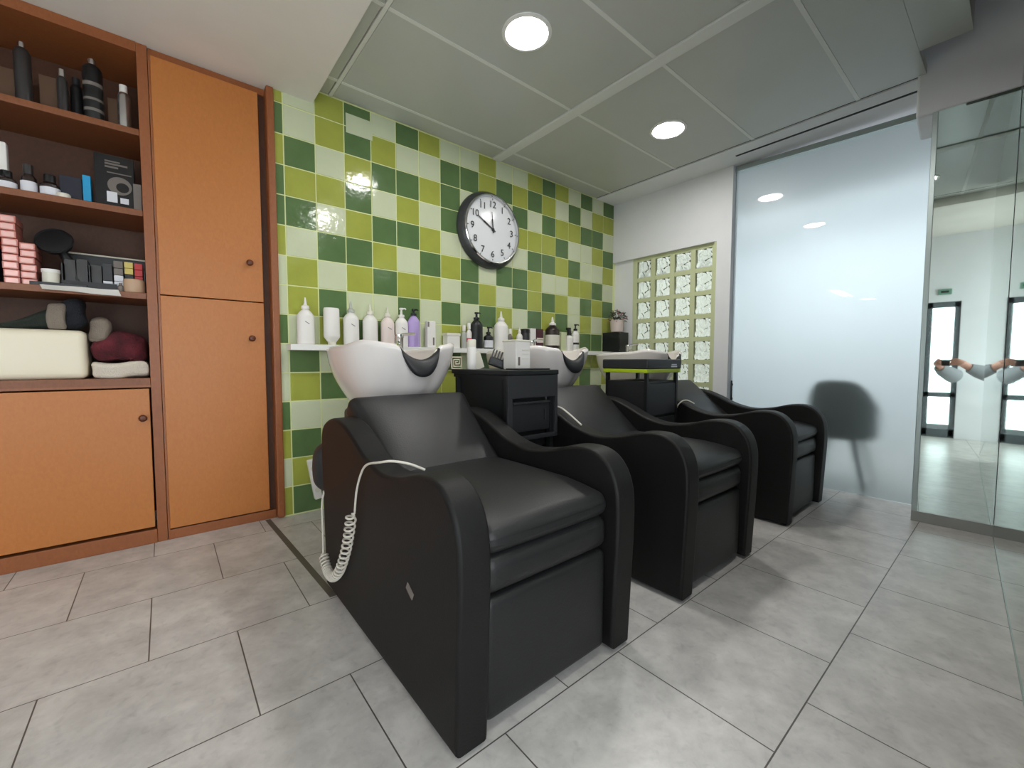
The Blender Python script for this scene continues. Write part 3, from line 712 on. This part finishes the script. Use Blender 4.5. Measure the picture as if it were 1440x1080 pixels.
bottle(7.22, .26, 1.14, 'white', 'cap', 'slim white bottle with a pink label beside the tall black bottle', mark=False, band=('pink', .35, .55))
bottle(7.63, .6, 1.66, 'black', 'pump', 'tall black bottle with black pump on the wall shelf', mark=False, tall=.22, capm='black')
bottle(8.3, .48, 1.04, 'black', 'pump', 'short black pump bottle with a white label on the wall shelf', mark=False, tall=.36, band=('label_white', .1, .6))
bottle(9.04, .72, 1.80, 'white', 'nozzle', 'large white nozzle bottle in the middle of the shelf behind the trolley', mark=False)
bottle(9.6, .26, 1.0, 'greycard', 'cap', 'slim grey bottle right of the large white nozzle bottle', mark=False, capm='white')
bottle(10.2, .34, 1.1, 'white', 'nozzle', 'small white nozzle bottle left of the dark lidded jar', mark=False)
t = thing('cream_jar', 'dark lidded jar on the wall shelf above the middle basin', 'jar', (10.56, -.32, HS), 'bottles on the wall shelf')
obj('body', MB().lathe([(.2, 0), (.22, .04), (.22, .8), (.2, .84)], (10.56, -.32, HS), 20), 'darkgrey', t)
obj('lid', MB().lathe([(.23, .84), (.23, 1.0), (.2, 1.03), (0, 1.03)], (10.56, -.32, HS), 20), 'black', t)
tag(obj('product_box', MB().box(10.76, 11.14, -.5, -.16, HS, HS+1.08, r=.015), 'white'), 'upright plain white box next to the dark red box on the shelf', 'box', 'bottles on the wall shelf')
t = thing('product_box', 'dark red upright box with a pale lower label on the shelf', 'box', (11.4, -.32, HS), 'bottles on the wall shelf')
obj('carton', MB().box(11.18, 11.66, -.5, -.16, HS, HS+1.07, r=.015), 'wine', t)
obj('label', MB().box(11.2, 11.64, -.508, -.49, HS+.38, HS+.62), 'pinkwhite', t)
bottle(12.48, .84, 1.76, 'amber', 'nozzle', 'big dark brown bottle with white nozzle behind the middle basin', mark=False, capm='white', band=('offwhite', .2, .62))
tag(obj('product_box', MB().box(12.98, 13.36, -.5, -.16, HS, HS+.98, r=.015), 'mortar'), 'short pale green box right of the big brown bottle', 'box', 'bottles on the wall shelf')
bottle(13.78, .5, 1.24, 'white', 'trigger', 'white spray bottle with black trigger head on the shelf', mark=False, capm='black', tall=.32)
bottle(14.28, .48, 1.50, 'white', 'pump', 'rightmost white bottle with black pump on the wall shelf', mark=False, capm='black', band=('black', .32, .42))
t = thing('radio_box', 'black box on the right end of the wall shelf below the potted plant', 'box', (17.3, -.6, HS))
obj('case', MB().box(16.98, 17.92, -1.25, -.06, HS, HS+1.14, r=.03), 'black', t)
obj('front_panel', MB().box(17.04, 17.86, -1.27, -1.24, HS+.08, HS+1.06, r=.01), 'black_soft', t)
t = thing('potted_plant', 'small plant with pinkish flowers in a pale pot on the black box', 'plant', (17.5, -.75, HS+1.14))
obj('pot', MB().lathe([(.30, 0), (.36, .04), (.40, .66), (.41, .72), (.36, .72), (.34, .5), (0, .5)], (17.45, -.75, HS+1.14), 20), 'pot', t)
mbl = MB(); mbf = MB(); rnd = random.Random(3)
for k in range(90):
    a = rnd.uniform(0, 2*PI); rr = rnd.uniform(.05, .62); z = rnd.uniform(.62, 1.5-rr*.6)
    p = Vector((17.45+rr*math.cos(a)*.8, -.75+rr*math.sin(a), HS+1.14+z))
    mx = Matrix.Translation(p) @ Matrix.Rotation(a, 4, 'Z') @ Matrix.Rotation(rnd.uniform(-1, .6), 4, 'Y') @ Matrix.Scale(rnd.uniform(.7, 1.2), 4)
    (mbf if k % 4 == 0 else mbl).add([(-.13, 0, 0), (0, -.05, .02), (.15, 0, -.02), (0, .05, .02), (0, 0, -.03)], [(0, 1, 4), (1, 2, 4), (2, 3, 4), (3, 0, 4), (0, 3, 2, 1)], mx=mx)
for k in range(14):
    a = 2*PI*k/14; mbl.tube([(17.45, -.75, HS+1.6), (17.45+.25*math.cos(a), -.75+.25*math.sin(a), HS+2.05), (17.45+.45*math.cos(a), -.75+.45*math.sin(a), HS+2.2)], .012, 5)
obj('leaves', mbl, 'leaf', t); obj('flowers', mbf, 'flower', t)

# ------------------------------------------------------------------ clock
def clock():
    cx, cz = 8.52, 11.48
    t = thing('wall_clock', 'large round wall clock with dark rim on the tiled wall', 'clock', (cx, 0, cz))
    mx = Matrix.Translation((cx, 0, cz)) @ Matrix.Rotation(PI/2, 4, 'X')
    obj('rim', MB().lathe([(1.70, 0), (1.75, .05), (1.74, .16), (1.66, .30), (1.56, .40), (1.50, .42), (1.46, .36)], n=64, mx=mx, cap=False), 'rim_grey', t)
    obj('bezel', MB().lathe([(1.55, .38), (1.56, .43), (1.52, .47), (1.47, .46), (1.44, .34)], n=64, mx=mx, cap=False), 'chrome', t)
    f = obj('dial', MB().lathe([(1.47, .10), (1.47, .33), (0, .36)], n=64, mx=mx), 'clock_face', t, smooth=50)
    dg = bpy.context.evaluated_depsgraph_get()
    for k in range(1, 13):
        cu = bpy.data.curves.new('numeral', 'FONT'); cu.body = str(k); cu.align_x = 'CENTER'; cu.align_y = 'CENTER'; cu.size = .42*T; cu.extrude = .004*T
        to = bpy.data.objects.new('tmp', cu); COL.objects.link(to); dg.update()
        me = bpy.data.meshes.new_from_object(to.evaluated_get(dg)); bpy.data.objects.remove(to)
        me.name = 'numeral'; me.materials.clear(); me.materials.append(M['ink'])
        o = bpy.data.objects.new('numeral', me); COL.objects.link(o); o.parent = f
        a = 2*PI*k/12
        o.location = Vector((1.12*math.sin(a), -.365, 1.12*math.cos(a)))*T; o.rotation_euler = (PI/2, 0, 0)
    mb = MB()
    for k in range(12):
        a = 2*PI*k/12; m2 = Matrix.Translation((cx, -.362, cz)) @ Matrix.Rotation(a, 4, 'Y'); mb.box(-.014, .014, -.006, .006, 1.33, 1.40, mx=m2)
    obj('minute_marks', mb, 'ink', f)
    for nm, ang, ln, wd, dy in (('minute_hand', 300, .98, .035, -.385), ('hour_hand', 355, .78, .03, -.40)):
        m2 = Matrix.Translation((cx, dy, cz)) @ Matrix.Rotation(math.radians(ang), 4, 'Y')
        obj(nm, MB().box(-wd, wd, -.006, .006, -.16, ln*.6, mx=m2).box(-wd*.6, wd*.6, -.006, .006, ln*.5, ln, mx=m2), 'ink', t)
    obj('hub', MB().lathe([(.07, 0), (.07, .06), (0, .07)], n=16, mx=Matrix.Translation((cx, -.36, cz)) @ Matrix.Rotation(PI/2, 4, 'X')), 'ink', t)
clock()
tag(obj('wall_sticker', MB().box(2.07, 3.06, -.02, -.002, 13.80, 14.49, r=.004, mx=None), 'tileW'), 'blank pale rectangular plate stuck over the tiles near the ceiling', 'plate')

# ------------------------------------------------------------------ things in the cupboard
def can(x, w, base, h, m, label, y=.75, capm='silver', tip=True, band=None, name='spray_can', group='bottles on the top cupboard shelf'):
    t = thing(name, label, 'can', (x, y, base), group); r = w/2; hb = h*.9 if tip else h*.84
    obj('body', MB().lathe([(r*.95, 0), (r, .03), (r, hb-.14), (r*.8, hb-.05), (r*.5, hb)], (x, y, base), 20), m, t)
    obj('cap', MB().lathe([(r*(.42 if tip else .6), hb-.02), (r*(.4 if tip else .6), h-.03), (0, h)], (x, y, base), 16), capm, t)
    if band: 
        for b in band: obj('label', MB().lathe([(r*1.012, hb*b[0]), (r*1.012, hb*b[1])], (x, y, base), 20, cap=False), b[2], t)
def carton(x0, x1, y0, y1, z0, z1, m, label, group=None, name='product_box', cat='box', r=.012, end=None):
    mb = MB().box(x0, x1, y0, y1, z0, z1, r=r)
    if end:
        t = thing(name, label, cat, ((x0+x1)/2, (y0+y1)/2, z0), group)
        obj('carton', mb, m, t); obj('end_label', MB().box(x0+.03, x1-.03, y0-.008, y0+.002, z0+.03, z1-.03), end, t)
        return t
    return tag(obj(name, mb, m, origin=((x0+x1)/2, (y0+y1)/2, z0)), label, cat, group)
B1, B2, B3, B4 = 12.02, 9.76, 7.40, 4.93
G1, G2, G3 = 'bottles on the top cupboard shelf', 'products on the second cupboard shelf', 'products on the third cupboard shelf'
can(-5.91, .32, B1, 1.66, 'gunmetal', 'tall dark can at the left end of the top cupboard shelf')
carton(-6.6, -6.1, 1.0, 1.5, B1, B1+1.0, 'browncard', 'brown box at the far left of the top shelf', G1)
carton(-5.66, -5.3, .9, 1.3, B1, B1+1.05, 'browncard', 'brown box behind the short white-capped can on the top shelf', G1)
can(-5.2, .22, B1, 1.26, 'gunmetal', 'short slim dark can with a white cap on the top shelf', tip=False, y=.7)
can(-4.97, .26, B1, 1.3, 'black', 'black can behind the short white-capped can', tip=False, y=1.05, capm='darkgrey')
can(-4.61, .42, B1, 1.80, 'black', 'tall black bottle with grey stripes and pale tip on the top shelf', band=[(.62, .68, 'greycard'), (.38, .42, 'greycard'), (.2, .25, 'greycard')])
carton(-4.34, -4.02, .9, 1.3, B1, B1+.95, 'browncard', 'brown box between the striped bottle and the silver can', G1)
can(-3.98, .30, B1, 1.36, 'silver', 'silver and white spray can at the right end of the top shelf', capm='white', tip=False)
# second shelf
t = thing('hair_tube', 'white tube standing at the left end of the second shelf', 'tube', (-6.42, .9, B2), G2)
obj('body', MB().box(-6.58, -6.28, .8, 1.0, B2+.3, B2+1.3, r=.05), 'white', t); obj('cap', MB().box(-6.56, -6.3, .8, 1.0, B2, B2+.32, r=.03), 'black', t)
def jar(x, w, h, label, m='amber', lm='label_white', capm='black', y=.6):
    t = thing('cosmetic_jar', label, 'jar', (x, y, B2), G2); r = w/2
    obj('body', MB().lathe([(r*.95, 0), (r, .03), (r, h*.55), (r*.6, h*.68), (r*.55, h*.7)], (x, y, B2), 20), m, t)
    obj('cap', MB().lathe([(r*.6, h*.68), (r*.6, h*.97), (r*.55, h), (0, h)], (x, y, B2), 18), capm, t)
    obj('label', MB().lathe([(r*1.015, h*.06), (r*1.015, h*.42)], (x, y, B2), 20, cap=False), lm, t)
jar(-6.28, .36, .5, 'squat black jar with white label at the left of the second shelf')
jar(-5.9, .30, .76, 'small brown bottle with white label on the second shelf', capm='gunmetal')
jar(-5.52, .38, .6, 'dark jar with a white label beside the dark box on the second shelf')
tag(obj('jar_lid', MB().lathe([(.14, 0), (.14, .1), (.12, .13), (0, .13)], (-5.26, .42, B2), 18), 'offwhite'), 'loose pale lid on the edge of the second shelf', 'lid', G2)
carton(-5.35, -4.92, .6, 1.3, B2, B2+.68, 'navy', 'dark box lying between the jars and the blue box', G2)
carton(-4.90, -4.74, .55, 1.0, B2, B2+.78, 'blue', 'narrow bright blue box on the second shelf', G2)
t = thing('picture_box', 'black upright box printed with a grey portrait on the second shelf', 'box', (-4.28, .9, B2), G2)
mx = Matrix.Translation((-4.25, .62, B2)) @ Matrix.Rotation(-.10, 4, 'X')
obj('carton', MB().box(-.42, .42, 0, .4, .03, 1.56, r=.015, mx=mx), 'black', t)
obj('printed_lines', MB().box(-.2, .12, -.008, .002, 1.36, 1.40, mx=mx).box(-.2, .28, -.008, .002, 1.28, 1.33, mx=mx).box(-.2, .08, -.008, .002, 1.19, 1.24, mx=mx).box(-.16, .36, -.008, .002, 1.04, 1.07, mx=mx).box(.1, .34, -.008, .002, .06, .10, mx=mx), 'greycard', t)
mb = MB(); mb.lathe([(.26, 0), (.26, .008), (0, .008)], n=24, mx=mx @ Matrix.Translation((.1, 0, .70)) @ Matrix.Rotation(PI/2, 4, 'X')); mb.box(-.18, .04, -.009, .002, .2, .5, mx=mx, mi=1); mb.box(.1, .28, -.009, .002, .2, .36, mx=mx, mi=1)
mb.lathe([(.14, 0), (.14, .012), (0, .012)], n=20, mi=2, mx=mx @ Matrix.Translation((.16, 0, .66)) @ Matrix.Rotation(PI/2, 4, 'X'))
obj('picture', mb, ['greycard', 'label_white', 'black'], t)
carton(-3.86, -3.68, .5, .9, B2, B2+.8, 'greycard', 'grey packet against the divider on the second shelf', G2)
# third shelf: colour boxes in two stacks
ORD = ['topmost', 'second from the top', 'third from the top', 'fourth from the top', 'fifth from the top', 'sixth from the top', 'seventh from the top', 'eighth from the top', 'ninth from the top']
for n_, x0, x1, nm, hh in ((9, -6.44, -6.16, 'taller', .196), (6, -6.13, -5.85, 'shorter', .185)):
    for k in range(n_):
        z = B3+(n_-1-k)*hh; dx = random.uniform(-.02, .02)
        carton(x0+dx, x1+dx, .55, 1.3, z, z+hh-.012, 'pinkbox', '%s pink colour box in the %s stack on the third shelf' % (ORD[k], nm), 'pink colour boxes in two stacks', 'colour_box', end='pinkfoil')
carton(-6.9, -6.5, .6, 1.3, B3, B3+.92, 'navy', 'dark blue box at the left end of the third shelf', G3)
carton(-6.85, -6.46, .6, 1.3, B3+.92, B3+1.3, 'orange', 'orange box on top of the dark blue box', G3)
t = thing('hair_dryer_hood', 'round black diffuser hood lying on the black rack of the third shelf', 'diffuser', (-5.45, .9, 8.5), G3)
mx = Matrix.Translation((-5.5, .95, 8.62)) @ Matrix.Rotation(math.radians(65), 4, 'X') @ Matrix.Rotation(math.radians(-12), 4, 'Y')
obj('bowl', MB().lathe([(.40, .16), (.38, .2), (.36, .16), (.28, 0), (.12, -.14), (.10, -.3), (.13, -.3), (.16, -.14), (.33, 0)], n=32, mx=mx), 'black', t, smooth=60)
obj('stem', MB().tube([(-5.42, .9, 8.45), (-5.2, .85, 8.05), (-5.1, .85, 7.6)], [.1, .12, .14], 12), 'black', t)
t = thing('cream_tub', 'small round white tub on the third shelf', 'tub', (-5.6, .6, B3), G3)
obj('body', MB().lathe([(.15, 0), (.165, .02), (.165, .3)], (-5.6, .6, B3+.1), 24), 'offwhite', t); obj('lid', MB().lathe([(.18, .28), (.18, .37), (0, .38)], (-5.6, .6, B3+.1), 24), 'white', t)
tag(obj('magazine', MB().box(-5.95, -4.9, .3, 1.0, B3, B3+.1, r=.01), 'darkgrey'), 'dark flat folder under the white tub on the third shelf', 'folder', G3)
rk = thing('display_rack', 'black display rack holding small boxes on the third shelf', 'rack', (-4.5, 1.2, B3), G3)
obj('back_plate', MB().box(-5.4, -3.68, 1.4, 1.46, B3, B3+1.12), 'black', rk); obj('top_rail', MB().tube([(-5.4, 1.36, B3+1.12), (-3.68, 1.36, B3+1.12)], .025), 'offwhite', rk)
obj('tray', MB().box(-5.4, -3.68, .55, 1.4, B3+.1, B3+.16), 'black', rk)
for x in (-5.39, -4.86, -3.70): obj('divider', MB().box(x-.012, x+.012, .6, 1.4, B3+.1, B3+.7), 'black', rk)
obj('front_lip', MB().box(-5.4, -4.3, .52, .56, B3, B3+.22), 'black', rk)
def rackbox(x0, x1, z0, z1, m, label, y0=.72): carton(x0, x1, y0, y0+.55, z0, z1, m, label, 'boxes in the black rack', 'rack_box')
b = B3+.16
rackbox(-5.36, -5.14, b, b+.66, 'gunmetal', 'leftmost glossy black packet in the black rack')
rackbox(-5.12, -4.90, b, b+.70, 'gunmetal', 'second glossy black packet in the black rack, right of the diffuser stem')
rackbox(-4.84, -4.62, b, b+.58, 'gunmetal', 'black packet standing above no label, left of the white-labelled boxes')
rackbox(-4.60, -4.40, b, b+.16, 'label_white', 'low white box at the foot of the black rack, left one')
rackbox(-4.60, -4.40, b+.17, b+.66, 'darkgrey', 'dark grey box above the left low white box in the rack')
rackbox(-4.37, -4.17, b, b+.17, 'label_white', 'low white box at the foot of the black rack, right one')
rackbox(-4.37, -4.17, b+.18, b+.35, 'label_white', 'white box second from the bottom of its rack column')
rackbox(-4.37, -4.17, b+.36, b+.55, 'greycard', 'lower grey box in the rack left of the yellow boxes')
rackbox(-4.37, -4.17, b+.56, b+.76, 'greycard', 'upper grey box in the rack left of the yellow boxes')
rackbox(-4.14, -3.95, b, b+.40, 'black', 'black box under the yellow boxes in the rack')
rackbox(-4.14, -3.95, b+.41, b+.58, 'yellow', 'lower pale yellow box in the rack')
rackbox(-4.14, -3.95, b+.59, b+.76, 'yellow', 'upper pale yellow box in the rack')
for k, nm in enumerate(('bottom', 'second from the bottom', 'third from the bottom', 'topmost')): rackbox(-3.92, -3.74, b+k*.19, b+k*.19+.18, 'red', '%s red box in the red column of the rack' % nm)
tag(obj('beige_tub', MB().lathe([(.22, 0), (.24, .03), (.24, .34), (.22, .38), (0, .38)], (-3.93, .44, B3), 24), 'beige'), 'round beige tub at the right end of the third shelf', 'tub', G3)
tag(obj('small_bottle', MB().lathe([(.06, 0), (.07, .02), (.07, .16), (.035, .19), (.035, .25), (0, .25)], (-4.22, .4, B3), 16), 'greycard'), 'tiny grey bottle left of the beige tub', 'bottle', G3)
g = []
for i in range(9):
    row = []
    for j in range(5):
        x = -5.95+1.5*i/8; y = .70-.62*j/4; z = B3+.012+.008*math.sin(i*1.3+j)
        if y < .2: z -= (.2-y)*(1.0+.5*i/8)
        row.append((x+.25*(j/4), y-.02*i/8, z))
    g.append(row)
g2 = [[(p[0], p[1]-.003, p[2]+.012) for p in row] for row in g]
mb = MB().grid(g).grid(g2)
tag(obj('paper_sheet', mb, 'paper'), 'white paper sheet hanging over the edge of the third shelf', 'paper', G3)
# bottom open shelf
t = thing('storage_box', 'large cream box with rounded corners at the left of the lowest open shelf', 'box', (-6, 1, B4))
obj('body', MB().cushion(-8.4, -4.98, .34, 1.7, B4, B4+1.33, .16, (0, .02, .02)), 'cream', t)
def towel(name, x0, x1, y0, y1, z0, z1, m, label, r=.2, seed=1, amp=.05, extra=None):
    rn = random.Random(seed); ph = [rn.uniform(0, 6) for _ in range(6)]
    def wp(p):
        q = p.copy()
        q.z += amp*(math.sin(p.x*5+ph[0])+.7*math.sin(p.y*6+ph[1]+p.x*2)); q.y += amp*(math.sin(p.x*7+ph[2])+.6*math.sin(p.z*9+ph[3])); q.x += amp*.6*math.sin(p.z*8+ph[4]+p.y*3)
        q.z = max(q.z, z0)
        return extra(q) if extra else q
    return tag(obj(name, MB().cushion(x0, x1, y0, y1, z0, z1, r, mid=16, n=4, warp=wp), m, smooth=70), label, 'towel', 'towels on the lowest open shelf')
zt = B4+1.36
towel('folded_towel', -6.7, -5.5, .7, 1.6, zt, zt+.5, 'towel_green', 'dark green cloth heaped on the cream box', seed=2, extra=lambda q: Vector((q.x, q.y, zt+(q.z-zt)*max(.25, 1-abs(q.x+5.75)/1.1))))
towel('rolled_towel', -5.5, -5.0, .55, 1.4, zt, zt+.86, 'towel_dark', 'black rolled towel on the right end of the cream box', seed=3, r=.24)
towel('folded_cloth', -5.72, -5.36, .5, .75, zt, zt+.74, 'towel_grey', 'grey and dark folded cloth beside the black rolled towel', seed=4, r=.1, amp=.03)
towel('rolled_towel', -4.96, -4.5, .5, 1.5, B4+1.04, B4+1.78, 'towel_grey', 'grey rolled towel wedged right of the cream box', seed=5, r=.22)
towel('towel_bundle', -4.9, -3.7, .45, 1.7, B4+.46, B4+1.28, 'towel_maroon', 'maroon patterned towel bundle on the lowest open shelf', seed=6, r=.3, amp=.06)
towel('folded_towel', -4.92, -3.7, .35, 1.7, B4, B4+.44, 'towel_white', 'folded white towels under the maroon bundle', seed=7, r=.12, amp=.04)

# ------------------------------------------------------------------ tub chair behind the frosted glass
t = thing('tub_chair', 'grey tub chair on slender legs blurred behind the frosted glass', 'chair', (20.4, -11.0, 0))
rows = []
for i in range(25):
    a = math.radians(-125+250*i/24); hgt = 4.62-(1.15*abs(math.sin(a))**4 if abs(i-12) <= 9 else 1.15)
    rows.append([(20.6-1.3*math.cos(a)*1.0, -11+1.28*math.sin(a), z) for z in (2.1, 2.6, 3.4, hgt)]+[(20.6-1.12*math.cos(a), -11+1.10*math.sin(a), z) for z in (hgt, 3.4, 2.6, 2.1)])
obj('shell', MB().grid(rows, closed=True), 'fabric_grey', t)
obj('seat', MB().lathe([(0, 2.0), (1.15, 2.0), (1.22, 2.1), (1.2, 2.6), (1.0, 2.72), (0, 2.75)], (20.6, -11, 0), 32), 'fabric_grey', t)
for sx, sy in ((-1, -1), (-1, 1), (1, -1), (1, 1)): obj('leg', MB().tube([(20.6+.7*sx, -11+.55*sy, 2.05), (20.6+1.05*sx, -11+1.05*sy, 0)], [.12, .07], 10), 'fabric_grey', t)

# ------------------------------------------------------------------ the hands holding the phone (seen only in the mirrors)
def person():
    cam = Vector((-3.34, -16.09, 5.446)); yaw = math.radians(39.64)
    f = Vector((math.sin(yaw), math.cos(yaw), 0)); r = Vector((math.cos(yaw), -math.sin(yaw), 0)); u = Vector((0, 0, 1))
    def W(a, b, c): return cam+r*(a*1.25-.75)+f*(b-.1)+u*(c+.05)           # right, forward, up in tiles
    ph = thing('phone', 'dark phone held in both hands, seen in the mirror pillar', 'phone', tuple(W(0, -.12, 0)))
    b = MB(); mx = Matrix(((r.x, f.x, 0, W(0, 0, 0).x), (r.y, f.y, 0, W(0, 0, 0).y), (0, 0, 1, cam.z), (0, 0, 0, 1)))
    b.box(-.75, .12, -.13, -.08, -.28, .14, r=.03, mx=mx); obj('body', b, 'black', ph)
    obj('flash', MB().lathe([(.025, 0), (.025, .01), (0, .012)], n=12, mx=mx @ Matrix.Translation((-.1, -.08, .0)) @ Matrix.Rotation(-PI/2, 4, 'X')), 'led', ph)
    pr = thing('person', 'person holding up a phone, only hands and sleeves reflected in mirror', 'person', tuple(W(-.3, -1.2, -1)))
    for sd, nm in ((-1, 'left'), (1, 'right')):
        x0 = -.32+sd*.52
        bm = bmesh.new(); lay = bm.verts.layers.skin.verify()
        def V(p, rad, root=False):
            v = bm.verts.new(tuple((W(*p))*T)); v[lay].radius = (rad*T, rad*T); v[lay].use_root = root; return v
        wr = V((x0+sd*.32, -.62, -.50), .20, True); el = V((x0+sd*.62, -1.9, -1.0), .28); pm = V((x0+sd*.2, -.36, -.28), .27); kn = V((x0+sd*.08, -.26, -.08), .25)
        for a_, b_ in ((el, wr), (wr, pm), (pm, kn)): bm.edges.new((a_, b_))
        for k in range(4):
            p1 = V((x0+sd*(.02-.01*k), -.16, .12-.11*k), .06); p2 = V((x0-sd*.12, -.06, .10-.11*k), .055); p3 = V((x0-sd*.28, -.04, .08-.11*k), .045)
            bm.edges.new((kn, p1)); bm.edges.new((p1, p2)); bm.edges.new((p2, p3))
        t1 = V((x0+sd*.05, -.32, .0), .075); t2 = V((x0-sd*.14, -.22, .04), .06); bm.edges.new((pm, t1)); bm.edges.new((t1, t2))
        me = bpy.data.meshes.new('arm'); bm.to_mesh(me); bm.free(); me.materials.append(M['skin'])
        o = bpy.data.objects.new('hand', me); COL.objects.link(o)
        md = o.modifiers.new('skin', 'SKIN'); md.use_smooth_shade = True; o.modifiers.new('sub', 'SUBSURF').levels = 1; o.modifiers['sub'].render_levels = 2
        o.parent = pr; o.matrix_parent_inverse = Matrix.Translation(-Vector(pr['_o'])*T)
        obj('sleeve', MB().tube([W(x0+sd*.30, -.58, -.46), W(x0+sd*.42, -1.0, -.66), W(x0+sd*.64, -1.95, -1.05)], [.30, .42, .52], 14), 'sleeve', pr)
person()

for o in bpy.data.objects:
    if '_o' in o: del o['_o']
